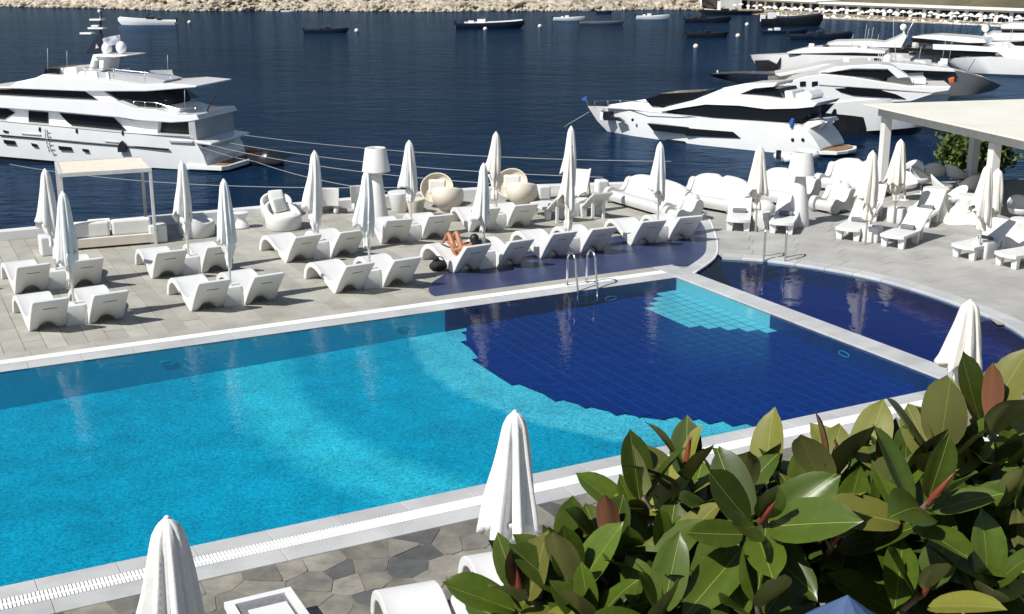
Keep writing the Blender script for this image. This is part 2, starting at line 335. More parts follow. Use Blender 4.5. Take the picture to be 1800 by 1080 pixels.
while u < 5.5:
    w = 1.06 - (0, 1.3, .65, 1.8)[i % 4]; i += 1
    while w < 12.2:
        l = 2.5; w0, w1 = max(w, 1.06), min(w + l, 12.2); cu, cw = u + pw / 2, (w0 + w1) / 2
        if w1 - w0 > .03 and inpoly(cu, cw, TERR) and not inpoly(cu, cw, BLUE) and not right_side(cu, cw) and not (cu > .3 and cw < 1.1): planks.append((u, w0, w1))
        w += l
    u += pw
planks.sort(key=lambda q: (UW(q[0], q[1])).length if -15.8 < q[0] else 99)
cache = {}; rest = MB(); g = .007
for k, (u, w0, w1) in enumerate(planks):
    if k < 300:
        key = round(w1 - w0, 3)
        if key not in cache:
            l = key; cache[key] = MB().box(g, pw - g, g, l - g, -.03, 0).mesh('paving_slab', 'slab')
        o = place('paving_slab', cache[key], terr); o.location = (u, w0, random.uniform(-.0015, .0015))
    else: rest.box(u + g, u + pw - g, w0 + g, w1 - g, -.03, 0)
part('far_paving_slabs', rest, 'slab_far', terr, kind='stuff')
# ---- right terrace slabs in rings round the pool
quads = []; cu0, cw0 = -.9, -3.2; r = 5.75; row = 0
while r < 17:
    dr = .62; n = int(2 * math.pi * r / 1.15)
    for k in range(n):
        a0 = 2 * math.pi * (k + .5 * (row % 2)) / n; a1 = a0 + 2 * math.pi / n; am = (a0 + a1) / 2; rm = r + dr / 2
        cu, cw = cu0 + rm * math.cos(am), cw0 + rm * math.sin(am)
        if -8 < cw < 11 and cu > .8 and inpoly(cu, cw, TERR) and not inpoly(cu, cw, ROUND) and (right_side(cu, cw)) and not inpoly(cu, cw, BLUE):
            e = .005 / rm; quads.append([(cu0 + q * math.cos(b), cw0 + q * math.sin(b)) for q, b in ((r + .005, a0 + e), (r + .005, a1 - e), (r + dr - .005, a1 - e), (r + dr - .005, a0 + e))])
    r += dr; row += 1
quads.sort(key=lambda q: UW(q[0][0], q[0][1]).length); rest = MB()
for k, q in enumerate(quads):
    if k < 260: part('paving_slab', MB().prism(q, 'z', -.03, random.uniform(-.002, .0)), 'slab_grey', terr)
    else: rest.prism(q, 'z', -.03, 0)
part('far_paving_slabs', rest, 'slab_far', terr, kind='stuff')
# ---- crazy paving in the foreground
def voronoi(P, box):
    cells = []
    for i, p in enumerate(P):
        poly = [(box[0], box[2]), (box[1], box[2]), (box[1], box[3]), (box[0], box[3])]
        for j, q in enumerate(P):
            if i == j or abs(p[0] - q[0]) > 2.2 or abs(p[1] - q[1]) > 2.2: continue
            mx, my = (p[0] + q[0]) / 2, (p[1] + q[1]) / 2; nx, ny = q[0] - p[0], q[1] - p[1]; out = []
            for a, b in zip(poly, poly[1:] + poly[:1]):
                da = (a[0] - mx) * nx + (a[1] - my) * ny; db = (b[0] - mx) * nx + (b[1] - my) * ny
                if da <= 0: out.append(a)
                if (da < 0) != (db < 0): t = da / (da - db); out.append((a[0] + (b[0] - a[0]) * t, a[1] + (b[1] - a[1]) * t))
            poly = out
            if not poly: break
        if len(poly) > 2: cells.append((p, poly))
    return cells
rs = random.Random(3); pts = []
bx = (-17.6, -2.6, -13.6, -9.87)
for gu in range(31):
    for gw in range(9):
        pts.append((bx[0] + (gu + .5 + rs.uniform(-.42, .42)) * (bx[1] - bx[0]) / 31, bx[2] + (gw + .5 + rs.uniform(-.42, .42)) * (bx[3] - bx[2]) / 9))
for p, poly in voronoi(pts, bx):
    cx = sum(q[0] for q in poly) / len(poly); cy = sum(q[1] for q in poly) / len(poly); sh = []
    n = len(poly)
    for k in range(n):                        # chamfer corners so the stones look broken, not cut
        a, b, c = poly[k - 1], poly[k], poly[(k + 1) % n]
        for t, s in ((.09, a), (.09, c)): sh.append((b[0] + (s[0] - b[0]) * t, b[1] + (s[1] - b[1]) * t))
    sh = [(cx + (x - cx) * .972 + rs.uniform(-.008, .008), cy + (y - cy) * .972 + rs.uniform(-.008, .008)) for x, y in sh]
    part('paving_stone', MB().prism(sh, 'z', -.04, rs.uniform(-.006, .004)), 'crazy_dark' if rs.random() < .13 else 'crazy', terr)
part('stone_bed', MB().sheet([(-26, -34), (6, -34), (6, -9.87), (-26, -9.87)], z=-.010), 'crazy_base', terr)
# ---- pool: basin, mosaic, coping, overflow grate, water
pool = struct('main_pool', MB().sheet([(-26, -9.9), (0, -9.9), (0, 0), (-26, 0)], z=-3.0), 'navy_grout', **FR)
def depth(u): return -(.36 + .026 * abs(u))
fl = MB(); nu, nw = 52, 1
for k in range(nu): 
    a, b = -26 + k * .5, -25.5 + k * .5; fl.add([(a, -POOLW, depth(a)), (b, -POOLW, depth(b)), (b, 0, depth(b)), (a, 0, depth(a))], [(0, 1, 2, 3)])
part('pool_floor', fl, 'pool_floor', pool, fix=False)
part('pool_wall', MB().add([(-26, 0, -1.2), (-6.25, 0, -1.2), (-6.25, 0, -.015), (-26, 0, -.015)], [(0, 1, 2, 3)]), 'turq_wall', pool, fix=False)
part('pool_wall', MB().add([(-26, -POOLW, -1.2), (0, -POOLW, -1.2), (0, -POOLW, -.015), (-26, -POOLW, -.015)], [(0, 3, 2, 1)]), 'turq_wall', pool, fix=False)
part('pool_wall', MB().add([(-26, 0, -1.4), (-26, 0, -.015), (-26, -POOLW, -.015), (-26, -POOLW, -1.4)], [(0, 1, 2, 3)]), 'turq_wall', pool, fix=False)
part('pool_wall', MB().add([(0, -3.62, -1), (0, 0, -1), (0, 0, -.015), (0, -3.62, -.015)], [(0, 3, 2, 1)]), 'pale_wall', pool, fix=False)
part('pool_wall', MB().box(-6.25, 0, -.0, .05, -1, -.015), 'navy_grout', pool)
part('pool_wall', MB().box(0, .05, -POOLW, -3.62, -1, -.015), 'navy_grout', pool)
pm = MB().box(.004, .296, -.012, 0, 0, .5).mesh('wall_tile', 'navy_wall')
for k in range(21): o = place('wall_tile', pm, pool); o.location = (-6.25 + k * .2975, -.001, -.52)
for k in range(18): o = place('wall_tile', pm, pool, rz=-math.pi / 2); o.location = (-.001, -3.62 - k * .2915, -.52)
tiles = []; T = .3
for a in range(22):
    for b in range(30):
        u0, w0 = -(a + 1) * T, -(b + 1) * T; cu, cw = u0 + T / 2, w0 + T / 2
        if w0 < -POOLW: w0 = -POOLW
        inn = math.hypot(cu + .6, cw + 3.0) < 5.93; pat = math.hypot(cu - .6, cw + 1.8) < 2.1
        if inn or pat: tiles.append((u0, w0, pat))
tm = {p: MB().box(.011, T - .011, .011, T - .011, -.01, 0).mesh('floor_tile', 'pale_tile' if p else 'navy_tile') for p in (True, False)}
part('tile_bed', MB().sheet([(-.6 + 5.93 * math.cos(2 * math.pi * k / 48), max(-POOLW, min(0, -3.0 + 5.93 * math.sin(2 * math.pi * k / 48)))) for k in range(48)], z=0), 'navy_tile', pool).location = (0, 0, -.49)
tiles.sort(key=lambda q: UW(q[0], q[1]).length); rest = {True: MB(), False: MB()}
DB = .0085
for k, (u0, w0, p) in enumerate(tiles):
    z = depth(u0 + T / 2) + .03
    if k < 300 or (p and False): o = place('floor_tile', tm[p], pool); o.location = (u0, w0, z)
    else: rest[p].box(u0 + .011, u0 + T - .011, w0 + .011, w0 + T - .011, z - .01, z)
grout = MB()
for u0, w0, p in tiles: grout.add([(u0, w0, depth(u0) + .024), (u0 + T, w0, depth(u0 + T) + .024), (u0 + T, w0 + T, depth(u0 + T) + .024), (u0, w0 + T, depth(u0) + .024)], [(0, 1, 2, 3)])
part('tile_grout', grout, 'navy_grout', pool, fix=False, kind='stuff')
part('far_floor_tiles', rest[False], 'navy_tile', pool, kind='stuff')
if rest[True].v: part('pale_floor_tiles', rest[True], 'pale_tile', pool, kind='stuff')
part('water_surface', MB().sheet(RECT, z=-.022), 'pool_water', pool, fix=False)
# pool lights: small oval frames on the walls
for loc, rz in (((-12.4, -.013, -.30), 0), ((-7.3, -.013, -.28), 0), ((-1.9, -.016, -.30), 0), ((-.016, -6.0, -.25), -math.pi / 2)):
    m = MB().tube([(.16 * math.cos(t * math.pi / 8), 0, .05 * math.sin(t * math.pi / 8)) for t in range(17)], .007, 6)
    o = part('pool_light_frame', m, 'turq_wall', pool, smooth=True); o.location = loc; o.rotation_euler[2] = rz
def coping(u0, u1, w0, w1, z0, z1, m, name='coping_slab', n=1, axis='u', tilt=0.0):
    me = None
    for k in range(n):
        if axis == 'u':
            l = (u1 - u0) / n
            if me is None: me = MB().add([(.003, 0, -.06), (l - .003, 0, -.06), (l - .003, w1 - w0, -.06), (.003, w1 - w0, -.06), (.003, 0, z0), (l - .003, 0, z0), (l - .003, w1 - w0, z1), (.003, w1 - w0, z1)], [(0, 3, 2, 1), (4, 5, 6, 7), (0, 1, 5, 4), (1, 2, 6, 5), (2, 3, 7, 6), (3, 0, 4, 7)]).mesh(name, m)
            o = place(name, me, pool, bev=.006); o.location = (u0 + k * l, w0, 0)
        else:
            l = (w1 - w0) / n
            if me is None: me = MB().box(0, u1 - u0, .003, l - .003, -.06, z1).mesh(name, m)
            o = place(name, me, pool, bev=.006); o.location = (u0, w0 + k * l, 0)
LIP, GR, SLB = .38, .30, .36
coping(-26, -.0, .0, LIP, -.012, .014, 'coping', n=26)
coping(-26, -.0, -POOLW - LIP, -POOLW, .014, -.012, 'coping', n=26)
coping(-26, .0, LIP + GR, LIP + GR + SLB, .016, .016, 'slab', n=21, name='border_slab')
coping(-26, .0, -POOLW - LIP - GR - .36, -POOLW - LIP - GR, .016, .016, 'coping', n=18, name='border_slab')
coping(0, .58, -POOLW - LIP - GR - .36, .06, .02, .02, 'coping', n=9, axis='w')
coping(0, .58, .063, 1.04, .018, .018, 'coping', n=1, axis='w')
# overflow grates
part('drain_channel', MB().box(-26, 0, -POOLW - LIP - GR + .003, -POOLW - LIP - .003, -.08, -.03).box(-26, 0, LIP + .003, LIP + GR - .003, -.08, -.03), 'dark_slot', pool)
sm = MB().box(0, .034, 0, GR - .02, -.03, .014).mesh('grate_slat', 'grate'); rest = MB(); gp = .048
for k in range(int(26 / gp)):
    u = -gp * (k + 1)
    if 0 <= k - 50 < 300: o = place('grate_slat', sm, pool); o.location = (u, -POOLW - LIP - GR + .01, 0)
    else: rest.box(u, u + .034, -POOLW - LIP - GR + .01, -POOLW - LIP - .01, -.03, .014)
    rest.box(u, u + .043, LIP + .01, LIP + GR - .01, -.03, .016)
rest.box(-26, 0, -POOLW - LIP - GR / 2 - .02, -POOLW - LIP - GR / 2 + .02, -.03, .008)
part('overflow_grate', rest, 'grate', pool, kind='stuff')
# ---- round pool
rp = struct('round_pool', MB().sheet(ROUND, z=-.95), 'navy_tile', **FR)
n = len(ROUND)
rw = MB()
for k in range(n): a, b = ROUND[k], ROUND[(k + 1) % n]; rw.add([(*a, -.95), (*b, -.95), (*b, -.014), (*a, -.014)], [(0, 1, 2, 3)])
part('pool_wall', rw, 'navy_wall', rp)
part('water_surface', MB().sheet(ROUND, z=-.05), 'pool_water_round', rp, fix=False)
nn = 14; step = (len(ROUND_OUT) - 1) / nn
def nrm(P, k):
    a, b = P[max(0, k - 1)], P[min(len(P) - 1, k + 1)]; d = Vector((b[0] - a[0], b[1] - a[1])).normalized(); return Vector((-d.y, d.x))
for k in range(0, len(ROUND_OUT) - 1, 3):
    idx = list(range(k, min(k + 4, len(ROUND_OUT)))); inn = [Vector(ROUND_OUT[i]) - nrm(ROUND_OUT, i) * .03 for i in idx]; out = [Vector(ROUND_OUT[i]) + nrm(ROUND_OUT, i) * .42 for i in idx]
    part('coping_slab', MB().prism([tuple(p) for p in inn + out[::-1]], 'z', -.10, .014), 'coping', rp, bev=.02)
for k in range(0, len(RING_IN) - 1, 2):
    poly = RING_IN[k:k + 3] + RING_OUT[k:k + 3][::-1]
    part('ring_slab', MB().prism(poly, 'z', -.08, .012), 'coping', rp, bev=.01)
edge = [Vector((*p, 0)) for p in RING_OUT]
part('ring_edge', MB().tube([(p.x, p.y, .0) for p in edge], .03, 8), 'coping_white', rp, smooth=True)
# ---- low white kerb along the sea
kp = [p for p in SEA_EDGE if -30 <= p[0] <= 6]
kp = [(-30, 12.3)] + kp
kerb = MB().loft([[(p[0], p[1] - .38, -.01), (p[0], p[1] - .36, .26), (p[0], p[1] - .02, .26), (p[0], p[1], -.01)] for p in kp])
tag(part('kerb_wall', kerb, 'plastic', bev=.02, **FR), 'low white kerb along the sea edge of the terrace', 'kerb')

# ---- far shore: rocks, hill, beach
shore_px = [(-260, 2), (-60, 10), (60, 13), (200, 16), (330, 20), (450, 19), (600, 20), (740, 21), (860, 20), (960, 20), (1060, 19), (1150, 17), (1225, 18), (1275, 23), (1340, 28), (1440, 34), (1560, 39), (1680, 45), (1800, 52), (1960, 62)]
shp = [G(x, y, SEA) for x, y in shore_px]
cs = []
for i in range(len(shp) - 1):
    nseg = max(2, int((shp[i + 1] - shp[i]).length / .9))
    for k in range(nseg): t = k / nseg; cs.append((shp[i].lerp(shp[i + 1], t), shore_px[i][0] + (shore_px[i + 1][0] - shore_px[i][0]) * t))
ds = [0, .5, 1, 1.6, 2.3, 3.1, 4, 5, 6.2, 7.6, 9.2, 11, 13.5, 17, 22, 30, 42, 60, 90, 130, 190]
terrv = []; 
for p, px in cs:
    rock = max(0, min(1, (1260 - px) / 60))
    for d in ds:
        q = p + Vector((px - 900, 2200, 0)).normalized() * d; nz = mnoise.noise(Vector((q.x * .55, q.y * .55, 3))) ; n2 = mnoise.noise(Vector((q.x * .16, q.y * .16, 8))); n3 = mnoise.noise(Vector((q.x * .02, q.y * .02, 1)))
        hr = min(d, 9) * .42 + max(0, d - 9) * .38 + (nz * 1.1 + n2 * 1.4) * min(1, d / 2) + n3 * min(25, d * .2); hb = .035 * d + max(0, d - 26) * .33 + n3 * min(25, d * .15)
        terrv.append((q.x, q.y, SEA - .25 + max(-.3, rock * hr + (1 - rock) * hb)))
def strip(name, i0, i1, m, r0=0, r1=None):
    nd = len(ds); r1 = r1 or nd; vs = []; fs = []; w_ = r1 - r0
    for i in range(i0, i1): vs += terrv[i * nd + r0:i * nd + r1]
    for i in range(i1 - i0 - 1):
        for k in range(w_ - 1): fs.append((i * w_ + k, (i + 1) * w_ + k, (i + 1) * w_ + k + 1, i * w_ + k + 1))
    return struct(name, MB().add(vs, fs), m, smooth=True)
isp = next(i for i, c in enumerate(cs) if c[1] > 1235)
strip('rocky_shore', 0, isp + 1, 'rock', 0, 14); strip('hillside', 0, isp + 1, 'hill', 13); strip('beach', isp, len(cs), 'sand', 0, 15); strip('hillside', isp, len(cs), 'hill', 14)
rk = MB(); rs = random.Random(11)
ico = bmesh.new(); bmesh.ops.create_icosphere(ico, subdivisions=1, radius=1); iv = [v.co.copy() for v in ico.verts]; iff = [[v.index for v in f.verts] for f in ico.faces]; ico.free()
for k in range(900):
    p, px = cs[int(rs.random() * isp)]; d = abs(rs.gauss(0, 3.2)) - .5; s = rs.uniform(.25, 1.0) * (1.5 if rs.random() < .1 else 1); q = p + Vector((0, d, 0))
    z = SEA + max(0, d) * .38 + s * .1; rk.add([(q.x + v.x * s * rs.uniform(.8, 1.5), q.y + v.y * s * rs.uniform(.8, 1.3), z + v.z * s * rs.uniform(.5, .9)) for v in iv], iff)
part('shore_boulders', rk, 'rock', kind='stuff', fix=False)
bpy.data.objects['shore_boulders']['label'] = 'pale tumbled boulders along the far rocky waterline'; bpy.data.objects['shore_boulders']['category'] = 'rocks'
sb = MB()
for k in range(260):
    p, px = cs[int(rs.random() * isp)]; d = rs.uniform(4, 16); s = rs.uniform(.3, .8); q = p + Vector((0, d, 0)); z = SEA + min(d, 9) * .42 + max(0, d - 9) * .38 + .1
    sb.add([(q.x + v.x * s * rs.uniform(.8, 1.5), q.y + v.y * s, z + v.z * s * .7) for v in iv], iff)
tag(part('shore_scrub', sb, 'scrub', kind='stuff', fix=False), 'dry brown scrub growing among the far rocks', 'scrub')

# ================================================================== FURNITURE ON THE LEFT TERRACE
def wave_lounger():
    t = thing('wave_lounger', 'x', 'lounger', group='white wave loungers on the terrace')
    top = [(-.62, .775), (-.50, .775), (-.37, .66), (-.18, .48), (.05, .335), (.30, .265), (.58, .30), (.85, .41), (1.1, .49), (1.35, .475), (1.54, .38), (1.67, .22), (1.72, .0)]
    bot = [(-.605, .72), (-.50, .61), (-.38, .475), (-.18, .24), (0, 0), (.16, 0), (.42, .10), (.75, .24), (1.0, .34), (1.22, .375), (1.40, .32), (1.53, .19), (1.60, .0)]
    top = [(a, b) for a, b in catmull(top, 2)]; bot = [(a, b) for a, b in catmull(bot, 2)]
    W = .37; K = 10; m = MB(); n = len(top); vs = []; fs = []
    for i in range(n):
        y, z = top[i]; f = max(0, math.sin(math.pi * min(1, max(0, (y + .45) / 1.8))))
        for k in range(K + 1):
            c = -1 + 2 * k / K; vs.append((c * W, y, z - .05 * f * (1 - c ** 4)))
    for i in range(n):
        y, z = bot[i]; near = math.exp(-((y - .05) / .24) ** 2)
        for k in range(K + 1):
            c = -1 + 2 * k / K; vs.append((c * W, y - .0 * near, z + .17 * near * max(0, 1 - (abs(c) / .62) ** 2.2)))
    S = K + 1; O = n * S
    for i in range(n - 1):
        for k in range(K):
            fs.append((i * S + k, i * S + k + 1, (i + 1) * S + k + 1, (i + 1) * S + k)); fs.append((O + i * S + k, O + (i + 1) * S + k, O + (i + 1) * S + k + 1, O + i * S + k + 1))
        for k in (0, K): fs.append((i * S + k, (i + 1) * S + k, O + (i + 1) * S + k, O + i * S + k))
    for i in (0, n - 1):
        for k in range(K): fs.append((i * S + k, i * S + k + 1, O + i * S + k + 1, O + i * S + k))
    b = part('body', m.add(vs, fs), 'plastic', t, bev=.018); autosmooth(b, 50)
    part('handle_slot', MB().add([(-.14, -.462, .560), (.14, -.462, .560), (.14, -.455, .550), (-.14, -.455, .550), (-.14, -.42, .575), (.14, -.42, .575), (.14, -.41, .565), (-.14, -.41, .565)], [(0, 1, 2, 3), (7, 6, 5, 4), (0, 4, 5, 1), (1, 5, 6, 2), (2, 6, 7, 3), (3, 7, 4, 0)]), 'dark_slot', t)
    return t
def side_table():
    t = thing('side_table', 'x', 'side table', group='white side tables between the loungers')
    secs = []
    for z, s in ((0, .94), (.03, .97), (.22, 1.0), (.40, .97), (.43, .94)):
        secs.append([(.245 * s * math.copysign(abs(math.cos(a)) ** .28, math.cos(a)), .225 * s * math.copysign(abs(math.sin(a)) ** .28, math.sin(a)), z) for a in [2 * math.pi * (k + .5) / 32 for k in range(32)]])
    b = part('body', MB().loft(secs), 'plastic', t); autosmooth(b, 40)
    autosmooth(part('table_top', MB().lathe([(.05, .428), (.06, .44), (.06, .45), (.03, .455)], 16), 'pole_white', t))
    return t
def umbrella(height, seed, m='canvas', flare=.2, hem=.47, lean=0.0, tail=True, deep=.40):
    rs = random.Random(seed); t = thing('closed_parasol', 'x', 'parasol', group='closed parasols')
    part('pole', MB().lathe([(.029, 0), (.029, height - .05), (.012, height)], 10), 'pole_white', t, smooth=True)
    zt, zh = height - .015, height * hem; NA, NV = 72, 20; vs = []; fs = []; ph = rs.uniform(0, 6); ph2 = rs.uniform(0, 6); tilt = rs.uniform(.04, .26) * (height / 2.5); sk = math.pi + rs.uniform(-.9, .7)
    for j in range(NV + 1):
        q = j / NV; base = .028 + (flare - .028) * (.45 * min(1, q * 9) ** .5 * .55 + .7525 * q ** .9)
        for k in range(NA):
            a = 2 * math.pi * k / NA; p8 = math.cos(8 * a + ph + .7 * q * math.sin(ph2)); pl = min(1, max(0, .5 + .5 * p8 + .22 * math.cos(19 * a + ph2 * 3 + q)))
            r = base * (1 - deep * q ** .4 * (pl ** 1.3) * (.75 + .5 * mnoise.noise(Vector((math.cos(a) * 1.5, math.sin(a) * 1.5, seed + q)))))
            r *= 1 + .36 * q * q * math.cos(a - sk) + .24 * q * mnoise.noise(Vector((math.cos(a) * 2, math.sin(a) * 2, seed * 3.1 + q * 2)))
            z = zt + (zh - zt) * q + q * q * tilt * math.cos(a - sk)
            z += (q ** 6) * .30 * mnoise.noise(Vector((math.cos(a) * 1.3, math.sin(a) * 1.3, seed * 1.7))) - (q ** 6) * .07 * (1 - pl)
            dx = lean * q * q
            vs.append((r * math.cos(a) + dx, r * math.sin(a), z))
    for j in range(NV):
        for k in range(NA): fs.append((j * NA + k, (j + 1) * NA + k, (j + 1) * NA + (k + 1) % NA, j * NA + (k + 1) % NA))
    fs.append(tuple(range(NA)))
    o = part('canopy', MB().add(vs, fs), m, t, smooth=True)
    sd = o.modifiers.new('thick', 'SOLIDIFY'); sd.thickness = .006
    if tail:                                # strap and the gathered corners of cloth hanging under it
        vs = []; fs = []; NV = 9; z0, z1 = zh + .12, zh - height * rs.uniform(.13, .24)
        for j in range(NV + 1):
            q = j / NV; base = flare * (.46 + .12 * math.sin(q * 5 + ph)) * (1 - .45 * q) + (-.03 if abs(q - .55) < .09 else 0)
            for k in range(24):
                a = 2 * math.pi * k / 24; r = max(.028, base * (1 + .35 * math.cos(5 * a + ph2 + q) + .3 * mnoise.noise(Vector((math.cos(a), math.sin(a), seed * 2.3 + q * 3)))))
                vs.append((r * math.cos(a) + lean * .8, r * math.sin(a), z0 + (z1 - z0) * q + (.10 * mnoise.noise(Vector((math.cos(a) * 1.5, math.sin(a) * 1.5, seed))) if j == NV else 0)))
        for j in range(NV):
            for k in range(24): fs.append((j * 24 + k, (j + 1) * 24 + k, (j + 1) * 24 + (k + 1) % 24, j * 24 + (k + 1) % 24))
        c = part('canopy_tail', MB().add(vs, fs), m, t, smooth=True); sd = c.modifiers.new('thick', 'SOLIDIFY'); sd.thickness = .006
        part('strap', MB().tube([(.052 * math.cos(k * math.pi / 6) + lean * .8, .052 * math.sin(k * math.pi / 6), z0 + (z1 - z0) * .55) for k in range(13)], .011, 6), 'canvas_cream', t, smooth=True)
    part('finial', MB().lathe([(.03, height - .03), (.03, height - .01), (.018, height + .004), (.004, height + .01)], 10), m, t, smooth=True)
    return t
LG = wave_lounger(); TB = side_table(); used = [0, 0]
def put_lounger(u, w, label, da=0.0):
    loc = UW(u + .37, w); 
    if not used[0]: used[0] = 1; LG.location = loc; LG.rotation_euler[2] = ANG + R(da); LG['label'] = label; return LG
    return dup(LG, label, loc, ANG + R(da + random.uniform(-1.5, 1.5)))
def put_table(u, w, label):
    loc = UW(u, w)
    if not used[1]: used[1] = 1; TB.location = loc; TB.rotation_euler[2] = ANG; TB['label'] = label; return TB
    return dup(TB, label, loc, ANG)
def top_height(loc, ytop):              # how tall a pole at loc must be to reach the given picture row
    d = None; lo, hi = .5, 5
    for _ in range(40):
        mid = (lo + hi) / 2; v = Vector((loc.x, loc.y, mid - CAMH)); fw = v.y * math.cos(PITCH) - v.z * math.sin(PITCH); up = v.y * math.sin(PITCH) + v.z * math.cos(PITCH)
        y = 540 - F * up / fw
        if y > ytop: lo = mid
        else: hi = mid
    return lo
front = [(-14.70, 2.5, 337), (-11.32, 2.45, 315), (-7.98, 2.42, 300), (-4.71, 2.9, 287), (-2.06, 3.2, 258), (.85, 3.35, 250)]
back = [(-14.62, 5.8, 297), (-11.48, 5.75, 283), (-8.08, 5.85, 265), (-5.12, 6.65, 247), (-2.35, 6.89, 232)]
for row, nm, k0 in ((front, 'pool-side row', 0), (back, 'second row', 20)):
    for k, (u, w, yt) in enumerate(row):
        for dx, sd in ((0, 'left'), (1.2, 'right')):
            l = 'white wave lounger, %s one of the %s pair from the left in the %s' % (sd, ORD[k], nm)
            if k0 == 0 and k == 3 and dx == 0: l = 'white wave lounger with the sunbather lying on it'
            put_lounger(u + dx, w, l, (5, 7, 6, 5, 0, -5)[k] if k0 == 0 else (3, 3, 8, -5, -5)[k])
        put_table(u + .97, w + .20, 'white cube side table of the %s lounger pair from the left, %s' % (ORD[k], nm))
        loc = UW(u + .97, w + .20); h = top_height(loc, yt)
        rr = random.Random(k0 + k)
        um = umbrella(h, k0 + k + 1, 'canvas_cream' if (k0 + k) in (4, 24) else 'canvas', rr.uniform(.22, .27), rr.uniform(.42, .54), rr.uniform(-.08, .03))
        um.location = loc; um.rotation_euler[2] = rr.uniform(-.5, .5); um['label'] = 'closed white parasol over the %s lounger pair from the left, %s' % (ORD[k], nm)
# shadow-casting neighbours just outside the left edge of the picture
um = umbrella(2.5, 71); um.location = UW(-17.1, 6.1); um['label'] = 'closed white parasol beyond the left end of the second row'
# ---- cabana with bench
t = thing('cabana', 'white metal cabana frame with sand cloth roof and cushioned bench', 'cabana', loc=UW(-12.85, 9.75), rz=ANG - R(5))
cw, cd, ch = 2.28, 2.1, 2.0
for x in (0, cw):
    for y in (0, cd): part('post', MB().box(x - .04, x + .04, y - .04, y + .04, 0, ch), 'white_metal', t, bev=.006)
part('roof_frame', MB().box(-.04, cw + .04, -.045, .035, ch, ch + .1).box(-.04, cw + .04, cd - .035, cd + .045, ch, ch + .1).box(-.04, .04, .036, cd - .036, ch, ch + .1).box(cw - .04, cw + .04, .036, cd - .036, ch, ch + .1), 'white_metal', t)
part('roof_cloth', MB().add([(.04 + (cw - .08) * i / 8, .036 + (cd - .072) * j / 6, ch + .085 - .03 * math.sin(math.pi * i / 8) * math.sin(math.pi * j / 6)) for j in range(7) for i in range(9)], [(j * 9 + i, j * 9 + i + 1, j * 9 + i + 10, j * 9 + i + 9) for j in range(6) for i in range(8)]), 'cloth_sand', t, smooth=True)
bn = part('bench', MB().box(.06, cw - .06, .02, .95, .05, .30), 'plastic', t, bev=.02)
part('bench_skirt', MB().box(.05, cw - .05, -.004, .016, .06, .29), 'cloth_sand', bn)
for x in (0, 1): part('cushion', MB().box(.09 + x * 1.08, .09 + x * 1.08 + 1.03, .10, .34, .30, .72), 'cushion_white', t, bev=.06)
part('seat_cushion', MB().box(.09, cw - .09, .35, .93, .30, .42), 'cushion_white', t, bev=.04)
tl = part('folded_towels', MB().box(.6, 1.3, .5, .85, .42, .66), 'cushion_white', t, bev=.05)
for nm, px, lb in (('cube_stool', (88, 447), 'white cube stool left of the cabana bench'), ('cube_stool', (277, 425), 'white cube stool right of the cabana bench')):
    p = G(*px); o = part(nm, MB().box(-.24, .24, -.24, .24, 0, .52), 'plastic', bev=.05, loc=p, rz=ANG); tag(o, lb, 'stool')
# ---- tub chairs
def tub_chair(label, loc, rz, sc=1.0, cush=True):
    t = thing('tub_chair', label, 'armchair', loc, rz, 'white tub chairs by the sea edge'); vs = []; fs = []; n = 40
    prof_o, prof_i = [], []
    def hgt(a): return .42 + .30 * (max(0, math.cos(a - math.pi / 2) + .35) / 1.35) ** .8
    rows = []
    for k in range(n):
        a = 2 * math.pi * k / n; h = hgt(a); c, s_ = math.cos(a), math.sin(a)
        rows.append([(.44 * c, .44 * s_, 0), (.48 * c, .48 * s_, .04), (.50 * c, .50 * s_, .30), (.50 * c, .50 * s_, h - .03), (.475 * c, .475 * s_, h), (.42 * c, .42 * s_, h), (.395 * c, .395 * s_, h - .03), (.38 * c, .38 * s_, .36)])
    m = len(rows[0])
    for r_ in rows: vs += r_
    for k in range(n):
        for j in range(m - 1): fs.append((k * m + j, ((k + 1) % n) * m + j, ((k + 1) % n) * m + j + 1, k * m + j + 1))
    part('shell', MB().add(vs, fs), 'plastic', t, smooth=True)
    part('seat', MB().lathe([(.001, .36), (.37, .36), (.385, .38), (.37, .41), (.3, .425), (.001, .43)], 28, cap=False), 'cushion_white', t, smooth=True)
    if cush: c = part('cushion', MB().box(-.24, .24, -.08, .08, -.2, .2), 'cushion_white', t, bev=.06, sub=1); c.location = (0.02, .22, .62); c.rotation_euler = (R(-22), 0, R(8))
    t.scale = (sc,) * 3; return t
tub_chair('white round tub armchair between the cabana and the hourglass stool', G(347, 414), ANG + R(170 - 90), 1.0, False)
tub_chair('white round tub armchair with white cushions right of the hourglass stool', G(499, 402), ANG + R(20), 1.05)
tub_chair('white tub armchair with upright back at the sea kerb behind another', G(487, 381), ANG + R(-10), .95)
st = part('hourglass_stool', MB().lathe([(.02, 0), (.24, 0), (.26, .03), (.22, .12), (.13, .24), (.13, .28), (.22, .40), (.27, .45), (.26, .48), (.02, .485)], 8), 'plastic', sub=2, smooth=True, loc=G(425, 401)); tag(st, 'white hourglass stool beside the round tub armchairs', 'stool')
